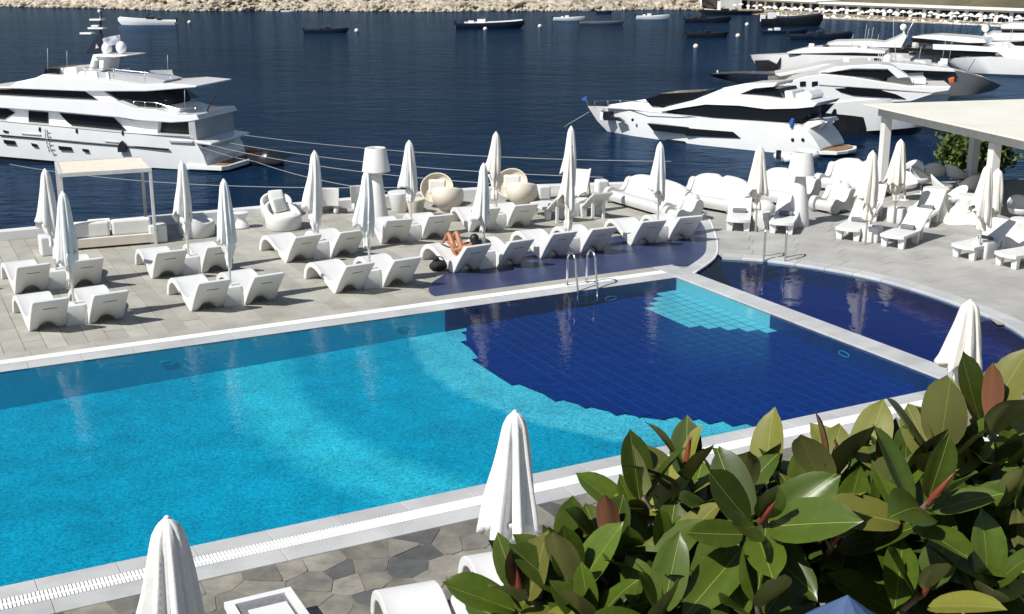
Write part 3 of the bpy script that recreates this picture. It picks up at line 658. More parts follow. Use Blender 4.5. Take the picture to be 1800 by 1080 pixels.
def club_chair(label, loc, rz):
    t = thing('lounge_chair', label, 'chair', loc, rz, 'white lounge chairs by the sea edge')
    bk = MB(); secs = []
    for k in range(13):
        a = (k - 6) / 6; secs.append([(a * .38, .34 - .12 * (1 - a * a) + .0, .25), (a * .38, .40 - .12 * (1 - a * a), .25), (a * .40, .50 - .12 * (1 - a * a), .82), (a * .40, .44 - .12 * (1 - a * a), .82)])
    part('backrest', bk.loft([[(x, -y, z) for x, y, z in s] for s in secs]), 'plastic', t, smooth=False, bev=.02)
    part('seat', MB().box(-.36, .36, -.24, .42, .28, .40), 'plastic', t, bev=.04)
    for x in (-.3, .3):
        for y in (-.2, .34): part('leg', MB().lathe([(.06, 0), (.085, .05), (.07, .28)], 10, (x, y, 0)), 'plastic', t, smooth=True)
    return t
club_chair('white lounge chair seen from behind with curved back, left of the tall lamp', G(573, 374), ANG * .4)
club_chair('white lounge chair half hidden behind the tall lamp', G(640, 368), ANG * .2)
# ---- giant floor lamps
def giant_lamp(label, loc, h, rz=0):
    t = thing('giant_floor_lamp', label, 'lamp', loc, rz, 'giant white floor lamps'); k = h / 2.0
    autosmooth(part('stand', MB().lathe([(.30 * k, 0), (.31 * k, .02), (.29 * k, .2), (.13 * k, 1.38 * k), (.12 * k, 1.42 * k)], 36), 'plastic', t))
    sh = autosmooth(part('lamp_shade', MB().lathe([(.355 * k, 1.40 * k), (.365 * k, 1.40 * k), (.27 * k, 1.985 * k), (.26 * k, 2.0 * k), (.02, 2.0 * k)], 40, cap=False), 'plastic', t))
    sh.modifiers.new('thick', 'SOLIDIFY').thickness = .012
    return t
lp = G(664, 394); giant_lamp('giant white floor lamp beside the left-hand egg chair', lp, top_height(lp, 260))
# ---- buckets, egg chairs
def bucket(label, loc, r, h, m='plastic'):
    o = part('bucket_table', MB().lathe([(.001, 0), (r * .62, 0), (r * .7, .03), (r * .98, h - .05), (r, h - .02), (r * .96, h), (r * .2, h + .005), (.001, h + .005)], 26, cap=False), m, smooth=True, loc=loc)
    autosmooth(o, 50); return tag(o, label, 'table', 'white bucket tables')
bucket('tall white tapered bucket table behind the parasol right of the tall lamp', G(703, 372), .36, .62)
bucket('small off-white bucket table left of the first egg chair', G(731, 375), .30, .46, 'plastic_cream')
def egg_chair(label, loc, rz, s=1.0):
    t = thing('egg_chair', label, 'chair', loc, rz, 'cream egg chairs'); m = MB()
    def shell(name, c, rad, sc, tilt, cut, mm):
        vs = []; fs = []; nu, nv = 28, 12
        for j in range(nv + 1):
            th = cut * j / nv
            for k in range(nu):
                a = 2 * math.pi * k / nu; vs.append(Vector((math.sin(th) * math.cos(a) * sc[0], math.sin(th) * math.sin(a) * sc[1], -math.cos(th) * sc[2])) * rad)
        for j in range(nv):
            for k in range(nu): fs.append((j * nu + k, j * nu + (k + 1) % nu, (j + 1) * nu + (k + 1) % nu, (j + 1) * nu + k))
        q = Matrix.Rotation(tilt, 3, 'X'); vs = [q @ v + Vector(c) for v in vs]
        o = part(name, MB().add(vs, fs), mm, t, smooth=True, fix=True); o.modifiers.new('thick', 'SOLIDIFY').thickness = .03; return o
    shell('bowl', (0, -.1, .50), .50, (1.0, 1.15, .98), R(-18), R(112), 'plastic_cream')
    shell('back_shell', (-.42, .55, .60), .55, (.95, .95, .6), R(55), R(92), 'plastic_cream')
    part('cushion', MB().box(-.66, -.12, .40, .52, .42, .88), 'cushion_white', t, bev=.05)
    part('base_ring', MB().tube([(.26 * math.cos(k * math.pi / 10), -.05 + .26 * math.sin(k * math.pi / 10), .03) for k in range(21)], .03, 8), 'plastic_cream', t, smooth=True)
    t.scale = (s,) * 3; return t
egg_chair('cream egg chair with open shell back, nearer the tall lamp', G(788, 370), R(-4), 1.0)
egg_chair('cream egg chair with open shell back, between two closed parasols', G(918, 361), R(-8), 1.0)
# ---- flat chaises with legs
def chaise():
    t = thing('slab_chaise', 'x', 'chaise', group='white slab chaises with legs')
    def slab(name, pts, par, m='plastic', w=.34, th=.085, rnd=False):
        secs = []
        for i, (y, z) in enumerate(pts):
            ww = w
            for_ = None
            secs.append([(-ww, y, z - th), (ww, y, z - th), (ww, y, z), (-ww, y, z)])
        return part(name, MB().loft(secs), m, par, bev=.025)
    # foot end at y=0 towards the pool, back rising away from it
    k = 9; out = [(-.34 + .68 * i / 8, -.10 * (1 - ((i - 4) / 4) ** 2)) for i in range(9)]
    seat = out + [(.34, 1.05), (-.34, 1.05)]
    part('seat', MB().prism(seat, 'z', .285, .37), 'plastic', t, bev=.028)
    slab('backrest', [(1.02, .355), (1.25, .50), (1.55, .72), (1.78, .86)], t)
    for x in (-.24, .24):
        for y in (.12, 1.0):
            part('leg', MB().loft([[(x - .075, y - .05, 0), (x + .075, y - .05, 0), (x + .075, y + .06, 0), (x - .075, y + .06, 0)], [(x - .10, y - .07, .29), (x + .10, y - .07, .29), (x + .10, y + .07, .29), (x - .10, y + .07, .29)]]), 'plastic', t, bev=.012)
    part('back_support', MB().box(-.22, -.14, 1.45, 1.52, 0, .62).box(.14, .22, 1.45, 1.52, 0, .62), 'plastic', t)
    c = part('bolster_cushion', MB().box(-.2, .2, -.07, .07, -.06, .06), 'cushion_grey', t, bev=.03); c.location = (0, .98, .435)
    return t
CH = chaise(); usedc = [0]
def put_chaise(loc, rz, label):
    if not usedc[0]: usedc[0] = 1; CH.location = loc; CH.rotation_euler[2] = rz; CH['label'] = label; return CH
    return dup(CH, label, loc, rz)
put_chaise(UW(.75, 8.35), ANG + R(178), 'white slab chaise, left one of the pair behind the wave loungers')
put_chaise(UW(2.0, 8.3), ANG + R(176), 'white slab chaise, right one of the pair behind the wave loungers')
put_table(1.38, 7.6, 'white cube side table of the slab chaise pair behind the wave loungers')
l = UW(1.38, 7.6); um = umbrella(top_height(l, 222), 33, 'canvas', .24, .46); um.location = l; um['label'] = 'closed white parasol of the slab chaise pair behind the wave loungers'
t = thing('beach_chair', 'cream sling beach chair with tall raised back at the sea edge', 'chair', G(1012, 352), R(-20))
part('backrest', MB().add([(-.32, .0, .30), (.32, .0, .30), (.32, .42, .95), (-.32, .42, .95), (-.32, .05, .26), (.32, .05, .26), (.32, .47, .91), (-.32, .47, .91)], [(0, 1, 2, 3), (7, 6, 5, 4), (0, 4, 5, 1), (1, 5, 6, 2), (2, 6, 7, 3), (3, 7, 4, 0)]), 'cloth_sand', t)
part('frame', MB().tube([(-.34, -.02, 0), (-.34, .02, .3), (-.34, .46, .97)], .035).tube([(.34, -.02, 0), (.34, .02, .3), (.34, .46, .97)], .035).tube([(-.34, .5, 0), (-.34, .3, .62)], .03).tube([(.34, .5, 0), (.34, .3, .62)], .03), 'plastic', t, smooth=True)
part('seat', MB().box(-.33, .33, -.7, .02, .25, .31), 'plastic', t, bev=.02)
for px, lb in (((1057, 340), 'white cube stool right of the cream sling beach chair'), ((955, 350), 'white cube stool between the egg chair and the sling chair')):
    tag(part('cube_stool', MB().box(-.2, .2, -.2, .2, 0, .46), 'plastic', bev=.06, loc=G(*px), rz=.3), lb, 'stool')

# ---- ladders
def ladder(label, p, rz, h=.85):
    t = thing('pool_ladder', label, 'ladder', p, rz, 'steel pool ladders')
    for x in (-.27, .27):
        pts = [(x, .42, 0), (x, .40, h * .6)] + [(x, .21 + .19 * math.cos(a), h * .75 + .20 * math.sin(a)) for a in [math.pi * k / 8 for k in range(9)]] + [(x, .0, h * .5), (x, -.10, 0), (x, -.12, -.35)]
        rl = part('rail', MB().tube(pts, .027, 8), 'steel', t, smooth=True)
        part('foot_flange', MB().lathe([(.05, .0), (.05, .012), (.03, .02)], 12, (x, .42, .014)), 'steel', rl, smooth=True)
    for z in (-.12, -.3): part('step', MB().box(-.25, .25, -.16, -.08, z - .012, z), 'steel', t)
    return t
ladder('steel ladder rails at the far edge of the main pool', UW(-2.55, .08, .012), ANG)
ladder('steel ladder rails at the outer edge of the round pool', UW(3.22, .22, .012), ANG + R(-40))

# ---- sunbather
def person():
    t = thing('person', 'sunbather in black lying on a lounger with knees drawn up', 'person', LGP, ANG + R(5))
    J = {'pel': (0, .30, .40, .135), 'wai': (0, .10, .48, .12), 'che': (0, -.10, .60, .135), 'nek': (0, -.26, .73, .055), 'hed': (0, -.33, .81, .07),
         'hL': (-.10, .34, .40, .105), 'kL': (-.09, .70, .86, .062), 'aL': (-.10, .98, .56, .042), 'fL': (-.10, 1.16, .53, .03),
         'hR': (.10, .34, .40, .105), 'kR': (.11, .66, .88, .062), 'aR': (.08, .93, .54, .042), 'fR': (.09, 1.12, .52, .03),
         'sL': (-.17, -.15, .66, .06), 'eL': (-.27, .12, .54, .042), 'wL': (-.19, .38, .60, .032), 'sR': (.17, -.15, .66, .06), 'eR': (.27, .10, .55, .042), 'wR': (.16, .36, .62, .032)}
    Ed = [('pel', 'wai'), ('wai', 'che'), ('che', 'nek'), ('nek', 'hed'), ('pel', 'hL'), ('hL', 'kL'), ('kL', 'aL'), ('aL', 'fL'), ('pel', 'hR'), ('hR', 'kR'), ('kR', 'aR'), ('aR', 'fR'), ('che', 'sL'), ('sL', 'eL'), ('eL', 'wL'), ('che', 'sR'), ('sR', 'eR'), ('eR', 'wR')]
    ks = list(J)
    for sd, sg in (('L', -1), ('R', 1)):
        w = Vector(J['w' + sd][:3])
        J['p' + sd] = (w.x - sg * .01, w.y + .06, w.z + .02, .028); Ed.append(('w' + sd, 'p' + sd))
        for k in range(4): J['g%s%d' % (sd, k)] = (w.x + (k - 1.5) * .02, w.y + .13 + .012 * (1.5 - abs(k - 1.5)), w.z + .025 - .01 * k, .009); Ed.append(('p' + sd, 'g%s%d' % (sd, k)))
        J['th' + sd] = (w.x + sg * -.05, w.y + .08, w.z + .03, .01); Ed.append(('p' + sd, 'th' + sd))
    ks = list(J); me = bpy.data.meshes.new('body'); me.from_pydata([J[k][:3] for k in ks], [(ks.index(a), ks.index(b)) for a, b in Ed], [])
    me.materials.append(MATS['skin']); o = place('body', me, t); sk = o.modifiers.new('skin', 'SKIN'); sk.use_smooth_shade = True
    if not me.skin_vertices: return t
    for i, k in enumerate(ks): me.skin_vertices[0].data[i].radius = (J[k][3],) * 2
    me.skin_vertices[0].data[0].use_root = True
    sb = o.modifiers.new('sub', 'SUBSURF'); sb.levels = 1; sb.render_levels = 2
    h = part('head', MB().sphere((0, -.38, .88), .105, 16, 10, (.86, 1.0, 1.12)).sphere((0, -.285, .89), .018, 8, 6, (.8, 1, 1.4)).sphere((-.09, -.39, .88), .02, 8, 6).sphere((.09, -.39, .88), .02, 8, 6), 'skin', t, smooth=True)
    part('eye', MB().sphere((-.036, -.292, .905), .012, 8, 6).sphere((.036, -.292, .905), .012, 8, 6), 'hair', h, smooth=True)
    part('mouth', MB().sphere((0, -.298, .845), .02, 8, 6, (1.2, .3, .35)), 'red_sheath', h, smooth=True)
    part('hair', MB().sphere((0, -.415, .905), .125, 16, 10, (.95, .95, 1.08)).sphere((0, -.45, .81), .09, 12, 8, (1.1, .7, 1.3)), 'hair', t, smooth=True)
    part('swim_top', MB().loft([[(.19 * math.cos(a), y0 + .0, z0 + .0) if False else (.175 * math.cos(a), y0 + .14 * math.sin(a) * .55, z0 + .14 * math.sin(a) * .8) for a in [2 * math.pi * k / 18 for k in range(18)]] for y0, z0 in ((.0, .55), (-.09, .615), (-.15, .66))]), 'black_cloth', t, smooth=True)
    return t
LGP = UW(-4.71 + .37, 2.9); person()
h = part('sun_hat', MB().lathe([(.001, .10), (.06, .10), (.085, .07), (.095, .02), (.18, .0), (.185, .008), (.10, .03)], 22, cap=False), 'cushion_grey', smooth=True, loc=UW(-4.71 + .66, 2.50, .80)); h.rotation_euler = (R(20), 0, ANG); tag(h, 'grey sun hat resting on the sunbather\'s lounger back', 'hat')
bg = thing('black_bag', 'black bag on the paving at the foot of the sunbather\'s lounger', 'bag', G(771, 476), ANG)
part('bag_body', MB().sphere((0, 0, .13), .2, 16, 10, (1.25, .8, .72)), 'black_cloth', bg, smooth=True)
part('bag_top', MB().sphere((-.06, 0, .31), .075, 12, 8, (1, .8, 1)), 'black_cloth', bg, smooth=True)
part('bag_handle', MB().tube([(.16 * math.cos(a), 0, .2 + .16 * math.sin(a)) for a in [math.pi * k / 10 for k in range(11)]], .014, 6), 'black_cloth', bg, smooth=True)

# ================================================================== RIGHT TERRACE
PC = UW(-.9, -3.2)
def radial(p): return math.atan2(p.y - PC.y, p.x - PC.x) - math.pi / 2
spots = [((1297, 408), 'first chaise from the left beside the round pool'), ((1372, 413), 'second chaise from the left beside the round pool'), ((1488, 424), 'third chaise from the left beside the round pool'), ((1566, 437), 'fourth chaise from the left beside the round pool'),
         ((1690, 456), 'fifth chaise from the left beside the round pool'), ((1764, 471), 'last chaise on the right beside the round pool')]
for (px, py), lb in spots: p = G(px, py); put_chaise(p, radial(p), 'white slab chaise with grey bolster, ' + lb)
for (px, py), lb in (((1520, 390), 'left one of the back row by the pergola'), ((1612, 400), 'right one of the back row by the pergola')):
    p = G(px, py); put_chaise(p, radial(p) + R(6), 'white slab chaise with grey bolster, ' + lb)
for px, lb in (((1338, 398), 'first and second'), ((1532, 424), 'third and fourth'), ((1727, 452), 'fifth and last')):
    p = G(*px); d = dup(TB, 'white cube side table between the %s chaises beside the round pool' % lb, p, radial(p))
p = G(1575, 390); dup(TB, 'white cube side table between the back row chaises beside the pergola', p, radial(p))
for (bx_, by_), yt, sd, lb in (((1328, 408), 256, 41, 'between the first and second chaises beside the round pool'), ((1521, 430), 265, 42, 'between the third and fourth chaises beside the round pool'), ((1571, 393), 245, 43, 'between the back row chaises beside the pergola'), ((1719, 456), 290, 44, 'between the fifth and last chaises beside the round pool'), ((1741, 425), 297, 45, 'just behind the one by the last chaises, touching the pergola post')):
    p = G(bx_, by_); um = umbrella(top_height(p, yt), sd, 'canvas_cream', .31, .46, 0); um.location = p; um.rotation_euler[2] = sd * .7 % 1; um['label'] = 'closed cream parasol ' + lb
lp = G(1402, 396); giant_lamp('giant white floor lamp among the white sofas', lp, top_height(lp, 268))
def sofa(label, loc, rz, w=1.9, s=1.0):
    t = thing('plastic_sofa', label, 'sofa', loc, rz, 'white moulded plastic sofas'); hw = w / 2 - .2
    seat = catmull([(-.50, .10), (-.54, .26), (-.48, .39), (-.34, .42), (.0, .35), (.12, .38), (.20, .56), (.28, .82), (.36, .96), (.47, 1.0), (.56, .93), (.55, .78), (.48, .5), (.42, .25), (.46, .05)], 3) + [(.22, .03), (.0, .12), (-.28, .05)]
    secs = []
    for i in range(25):
        c = -1 + i / 12; hf = 1 - .30 * abs(c) ** 4 - .16 * max(0, 1 - abs(c) * 6); secs.append([(c * (hw + .05), y, z if z < .45 else .45 + (z - .45) * hf) for y, z in seat])
    b = part('seat_shell', MB().loft(secs), 'sofa_plastic', t); autosmooth(b, 50)
    arm = catmull([(-.44, .02), (-.62, .12), (-.66, .32), (-.56, .50), (-.38, .54), (-.16, .44), (.02, .42), (.16, .56), (.26, .76), (.42, .82), (.58, .72), (.60, .50), (.50, .28), (.58, .08), (.44, .0), (.2, .10), (-.1, .16), (-.3, .06)], 3)
    for sx in (-1, 1):
        a = part('arm', MB().prism(arm, 'x', sx * hw if sx > 0 else -hw - .2, hw + .2 if sx > 0 else -hw), 'sofa_plastic', t, bev=.055)
    t.scale = (s,) * 3; return t
sofa('white moulded sofa, leftmost, running toward the sea behind the last wave loungers', G(1138, 368), R(-60), 3.3, .95)
sofa('white moulded two-seat sofa behind the first chaise beside the pool', G(1252, 366), R(-46), 2.3, 1.0)
sofa('white moulded sofa behind the giant lamp among the sofas', G(1372, 357), R(-46), 2.0, 1.05)
sofa('white moulded sofa nearest the pergola at the sea edge', G(1500, 338), R(-44), 2.2, 1.05)
sofa('white moulded armchair with wavy arms below the sofa nearest the pergola', G(1462, 372), R(-52), 1.0, .9)
sofa('white moulded armchair at the right end of the wave lounger rows', G(1200, 388), R(-58), .9, .8)
tag(part('ball_seat', MB().sphere((0, 0, .30), .31, 22, 14, (1.05, 1, .97)), 'plastic', smooth=True, loc=G(1382, 380)), 'white ball seat left of the giant lamp stand', 'stool')
tag(part('ball_seat', MB().sphere((0, 0, .28), .30, 22, 14, (1.15, 1, .93)), 'plastic', smooth=True, loc=G(1342, 384)), 'white round seat behind the parasol by the first chaises', 'stool')
# ---- pergola with its roof, shaded seats
PZ = 2.95
P1 = G(1517, 183, PZ); E1 = (G(1800, 246, PZ) - P1).normalized(); E2 = Vector((-E1.y, E1.x, 0)); E2 = E2 if E2.x > 0 else -E2
ra = math.atan2(E1.y, E1.x)
t = thing('pergola', 'white pergola with flat cream roof on square posts', 'pergola', (P1.x, P1.y, 0), ra)
sy = 1 if Vector((-E1.y, E1.x, 0)).dot(E2) > 0 else -1
LN, DP = 10.0, 8.0
def yb(a, b): return (min(a * sy, b * sy), max(a * sy, b * sy))
part('roof', MB().box(0, LN, *yb(0, DP), PZ - .05, PZ), 'cloth_roof' if 'cloth_roof' in MATS else 'plastic_cream', t, bev=.015)
part('fascia_beam', MB().box(.12, LN - .1, *yb(.50, .66), PZ - .38, PZ - .052), 'white_metal', t)
part('end_beam', MB().box(.12, .28, *yb(.662, DP - .1), PZ - .30, PZ - .052), 'white_metal', t)
for k in range(9): part('rafter', MB().box(1.2 + k, 1.28 + k, *yb(.665, DP - .1), PZ - .2, PZ - .052), 'white_metal', t)
for x in (.55, 6.35):
    for y in (.58, 3.9, 7.6): part('post', MB().box(x - .13, x + .13, *yb(y - .13, y + .13), 0, PZ - .382), 'plastic', t, bev=.012)
def shell_chair(label, loc, rz):
    t = thing('shell_chair', label, 'chair', loc, rz, 'shell chairs under the pergola'); vs = []; fs = []; nu, nv = 22, 8
    for j in range(nv + 1):
        q = j / nv
        for k in range(nu):
            a = 2 * math.pi * k / nu; up = .18 + .32 * max(0, math.sin(a)) ; r = .16 + .2 * q ** .6
            vs.append((r * math.cos(a) * 1.1, r * math.sin(a) + .05 * q, .40 + up * q ** 2.2))
    for j in range(nv):
        for k in range(nu): fs.append((j * nu + k, j * nu + (k + 1) % nu, (j + 1) * nu + (k + 1) % nu, (j + 1) * nu + k))
    fs.append(tuple(range(nu)))
    o = part('shell', MB().add(vs, fs), 'plastic', t, smooth=True); o.modifiers.new('thick', 'SOLIDIFY').thickness = .02
    part('pedestal', MB().lathe([(.2, 0), (.2, .015), (.03, .04), (.025, .40)], 16), 'white_metal', t, smooth=True); return t
cells = [(1590, 352), (1618, 342), (1655, 356), (1680, 334), (1640, 330), (1700, 352), (1722, 338), (1672, 378), (1600, 330), (1792, 400)]
for k, px in enumerate(cells): shell_chair('white shell chair under the pergola, %s from the left' % (ORD + ['tenth'])[sorted(c[0] for c in cells).index(px[0])], G(*px), R(40 * k))
def draped_table(label, loc, r, h, rz=0):
    t = thing('draped_table', label, 'table', loc, rz, 'cloth draped tables at the pergola'); vs = []; fs = []; n = 32
    for j, (rr, z) in enumerate(((r * .98, 0), (r * .8, h * .12), (r * .5, h * .5), (r * .38, h * .85), (r * .46, h), (.01, h + .005))):
        for k in range(n):
            a = 2 * math.pi * k / n; f = 1 + (.28 * math.cos(4 * a) if j < 3 else 0); vs.append((rr * f * math.cos(a), rr * f * math.sin(a), z))
    for j in range(5):
        for k in range(n): fs.append((j * n + k, j * n + (k + 1) % n, (j + 1) * n + (k + 1) % n, (j + 1) * n + k))
    part('cloth', MB().add(vs, fs), 'cushion_white', t, smooth=True); part('disc_top', MB().lathe([(r * .44, h), (r * .45, h + .02), (r * .43, h + .03)], 24), 'plastic', t); return t
draped_table('white draped table spreading star-shaped behind the back row chaises', G(1642, 378), .85, .8)
draped_table('white draped table beside the right-hand pergola post', G(1700, 388), .75, .75, .6)
draped_table('cream draped table behind the last chaise at the frame edge', G(1790, 430), .6, .7, .3)
# ---- shrub behind the pergola
def leafy(name, label, cat, c, rx, ry, rz, n, size, m, seed):
    t = thing(name, label, cat, (c.x, c.y, 0)); rs = random.Random(seed); mb = MB()
    for k in range(n):
        d = Vector((rs.gauss(0, 1), rs.gauss(0, 1), rs.gauss(0, 1))).normalized() * (rs.random() ** .45); b = .75 + .5 * mnoise.noise(d * 2.3 + Vector((seed, 0, 0)))
        p = Vector((d.x * rx * b, d.y * ry * b, c.z + d.z * rz * b)); q = Quaternion((rs.gauss(0, 1), rs.gauss(0, 1), rs.gauss(0, 1), rs.gauss(0, 1))).normalized(); s = size * rs.uniform(.6, 1.4)
        mb.add([p + q @ Vector(v) * s for v in ((0, 0, 0), (.35, .5, .06), (0, 1, 0), (-.35, .5, .06))], [(0, 1, 2, 3)])
    part('crown', mb, m, t, fix=False)
    for k in range(4): a = k * 1.6; part('trunk', MB().tube([(.1 * math.cos(a), .1 * math.sin(a), min(0, c.z - rz)), (.4 * rx * math.cos(a), .4 * ry * math.sin(a), c.z)], [.05, .02], 6), 'bark', t, smooth=True)
    return t
pz = RAYP(1712, 268, 43.5); leafy('shrub', 'dense green shrub beyond the pergola at the sea edge', 'shrub', Vector((pz.x, pz.y, .9)), 1.7, 1.2, 1.25, 3600, .22, 'shrub_leaf', 5)

# ================================================================== BOATS
class Ship:
    """A vessel whose near side is the vertical plane through two waterline points; local x runs along it, y away from the viewer."""
    def __init__(s, name, label, cat, A, B, beam, group=None, z0=SEA):
        s.A = G(*A, z0); s.B = G(*B, z0); s.d = (s.B - s.A).normalized(); s.n = Vector((-s.d.y, s.d.x, 0)); s.beam = beam; s.z0 = z0
        s.t = thing(name, label, cat, s.A, math.atan2(s.d.y, s.d.x), group); s.L = (s.B - s.A).length
    def px(s, x, y, off=0.0):                 # picture point -> (x, z) on the plane `off` behind the near side
        o = Vector((0, 0, CAMH)); r = ray(x, y); p0 = s.A + s.n * off; k = (p0 - o).dot(s.n) / r.dot(s.n); p = o + r * k - s.A
        return (p.dot(s.d), p.z)
    def slab(s, name, pts, m, off0=0.0, off1=None, par=None, bev=0.0, smooth=None, inset=0.0):
        off1 = s.beam - off0 if off1 is None else off1
        P = [s.px(*q, off0) for q in pts]; o = part(name, MB().prism(P, 'y', off0, off1), m, par or s.t, bev=bev)
        if smooth: autosmooth(o, smooth)
        return o
    def hull(s, top, bot, m, bow=-1, n=26, flare=.10, name='hull', tip=.04, full=.38, deck='gel_white'):
        def at(P, q):
            L_ = [0]
            for a, b in zip(P, P[1:]): L_.append(L_[-1] + math.hypot(b[0] - a[0], b[1] - a[1]))
            x = q * L_[-1]
            for i in range(len(P) - 1):
                if x <= L_[i + 1] or i == len(P) - 2: k = (x - L_[i]) / max(1e-6, L_[i + 1] - L_[i]); return (P[i][0] + (P[i + 1][0] - P[i][0]) * k, P[i][1] + (P[i + 1][1] - P[i][1]) * k)
        secs = []; hb = s.beam / 2
        for i in range(n + 1):
            q = i / n; g = q if bow < 0 else 1 - q
            w = hb * (tip + (1 - tip) * min(1, g / full) ** .62) * (1 - .05 * max(0, (g - .8) / .2)); wb = w * (1 - flare) * min(1, g / .12 + .05)
            a, b = s.px(*at(top, q), hb - w), s.px(*at(bot, q), hb - wb); m_ = ((a[0] * .55 + b[0] * .45), a[1] * .45 + b[1] * .55)
            wm = (w * .5 + wb * .5) * 1.02
            secs.append([(b[0], hb - wb, b[1]), (m_[0], hb - wm, m_[1]), (a[0], hb - w, a[1]), (a[0], hb + w, a[1]), (m_[0], hb + wm, m_[1]), (b[0], hb + wb, b[1])])
        o = part(name, MB().loft(secs), m, s.t); autosmooth(o, 32); return o
    def tube(s, name, pts, r, m, off=None, par=None):
        off = s.beam / 2 if off is None else off
        return part(name, MB().tube([(s.px(x, y, off)[0], off, s.px(x, y, off)[1]) for x, y in pts], r, 6), m, par or s.t, smooth=True)
    def ball(s, name, x, y, r, m, off=None, sc=(1, 1, 1)):
        off = s.beam / 2 if off is None else off; p = s.px(x, y, off)
        return part(name, MB().sphere((p[0], off, p[1]), r, 14, 9, sc), m, s.t, smooth=True)

# ---- large motor yacht on the left
Y = Ship('motor_yacht', 'white three-deck motor yacht moored stern-on at the left', 'yacht', (0, 285), (365, 303), 6.0)
sx, sz = Y.px(363, 296)
hl = Y.hull([(-340, 180), (-180, 197), (0, 213), (100, 222), (200, 232), (270, 237), (335, 241), (352, 262), (360, 278), (363, 290)], [(-300, 250), (-160, 262), (0, 275), (80, 282), (180, 290), (250, 294), (300, 297), (340, 299), (355, 300), (363, 300)], 'gel_side', bow=-1, flare=.06, full=.42, n=40)
part('boot_stripe', MB().box(-12, sx - .2, .35, 5.65, -.5, .16), 'boat_black', Y.t)
part('rub_rail', MB().tube([(Y.px(x, y)[0], -.03, Y.px(x, y)[1]) for x, y in ((0, 238), (75, 244), (150, 251), (225, 257), (297, 263))], .06, 6), 'boat_black', hl, smooth=True)
part('cap_rail', MB().tube([(Y.px(x, y)[0], -.0, Y.px(x, y)[1]) for x, y in ((0, 213), (100, 222), (200, 232), (270, 237), (335, 241))], .035, 6), 'gel_grey', hl, smooth=True)
for p in ([(5, 246), (25, 248), (27, 255), (8, 253)], [(54, 252), (64, 254), (66, 259), (57, 258)], [(102, 257), (124, 259), (126, 265), (104, 264)], [(144, 262), (154, 263), (155, 268), (146, 267)], [(5, 229), (14, 231), (13, 234), (6, 233)]):
    Y.slab('hull_window', p, 'dark_glass', -.05, .1, hl)
for p in ([(37, 234.5), (71, 237), (71, 238.7), (37, 236)], [(184, 248), (207, 250), (207, 251.5), (184, 249.5)], [(297, 247.5), (338, 249), (338, 252), (297, 250.5)]): Y.slab('air_vent', p, 'gel_grey', -.05, .1, hl)
for x in (69, 134, 215): Y.slab('cleat', [(x - 1.3, 221 + x * .045), (x + 1.3, 221 + x * .045), (x + 1.3, 228 + x * .045), (x - 1.3, 228 + x * .045)], 'boat_black', -.06, .08, hl)
Y.slab('fender', [(206, 268), (206, 257), (209, 252), (213, 247), (218, 252), (220, 258), (222, 268)], 'boat_black', -.25, -.08, bev=.05)
lad = Y.tube('boarding_ladder', [(79, 226), (80, 240), (83, 256), (88, 268)], .035, 'gel_grey', -.1)
for k in range(6): Y.tube('rung', [(77.5 + k * 1.5, 230 + k * 7), (84 + k * 1.5, 230.5 + k * 7)], .03, 'steel', -.12, lad)
# decks
Y.slab('main_deckhouse', [(-60, 186), (100, 197), (205, 206), (232, 212), (278, 214), (276, 238), (245, 236), (100, 223), (-60, 208)], 'gel_white', .75, 5.25)
Y.slab('saloon_window', [(-60, 189), (12, 191), (26, 199), (6, 211), (-60, 206)], 'dark_glass', .68, .8)
Y.slab('side_door', [(50, 195), (84, 198), (84, 222), (50, 219)], 'dark_glass', .68, .8)
Y.slab('saloon_window', [(104, 199), (199, 207), (224, 232), (131, 224), (118, 215)], 'dark_glass', .68, .8)
Y.slab('aft_bulkhead', [(278, 214), (338, 216), (338, 240), (276, 238)], 'boat_black', 1.2, 5.0)  # black block stands in for the shade inside the open aft cockpit
ud = Y.slab('upper_deck', [(-60, 166), (60, 173), (175, 179), (205, 179), (232, 190), (272, 193), (312, 204), (345, 202), (350, 211), (335, 214), (300, 216), (240, 212), (210, 207), (100, 197), (-60, 186)], 'gel_white', .25, 5.75, bev=.05)
Y.slab('transom_screen', [(331, 214), (342, 213), (346, 246), (333, 242)], 'gel_grey', .3, 5.7)
Y.slab('sky_lounge', [(-60, 160), (28, 157), (150, 161), (268, 161), (300, 182), (272, 192), (232, 189), (205, 178), (-60, 167)], 'dark_glass', 1.05, 4.95)
Y.slab('roof_strut', [(148, 160), (180, 160), (206, 177), (176, 178)], 'gel_white', .8, 1.1); Y.slab('roof_strut', [(148, 160), (180, 160), (206, 177), (176, 178)], 'gel_white', 4.9, 5.2)
fb = Y.slab('flybridge', [(-30, 152), (15, 153), (30, 144), (62, 137), (75, 131), (100, 133), (180, 142), (240, 151), (300, 147), (345, 151), (345, 154), (270, 160), (255, 161), (150, 161), (20, 156), (-30, 156)], 'gel_white', .5, 5.5, bev=.06)
Y.slab('wind_screen', [(76, 131), (80, 120), (102, 121), (100, 133)], 'dark_glass', 1.2, 4.8)
for k, (x0, x1, y0) in enumerate(((100, 112, 120), (112, 136, 119), (136, 172, 126), (186, 192, 126))): Y.slab('deck_seat', [(x0, y0 + 15), (x0, y0 + 3), (x0 + 3, y0), (x1 - 2, y0), (x1, y0 + 15)], 'gel_white', 1.5, 4.2, bev=.08)
Y.slab('covered_tender', [(194, 128), (215, 131), (260, 135), (290, 142), (285, 148), (240, 150), (200, 143), (172, 141), (172, 128)], 'gel_grey', 1.6, 4.0, bev=.25)
Y.slab('aft_screen', [(260, 124), (302, 123), (308, 145), (282, 142)], 'gel_grey', 5.35, 5.4)
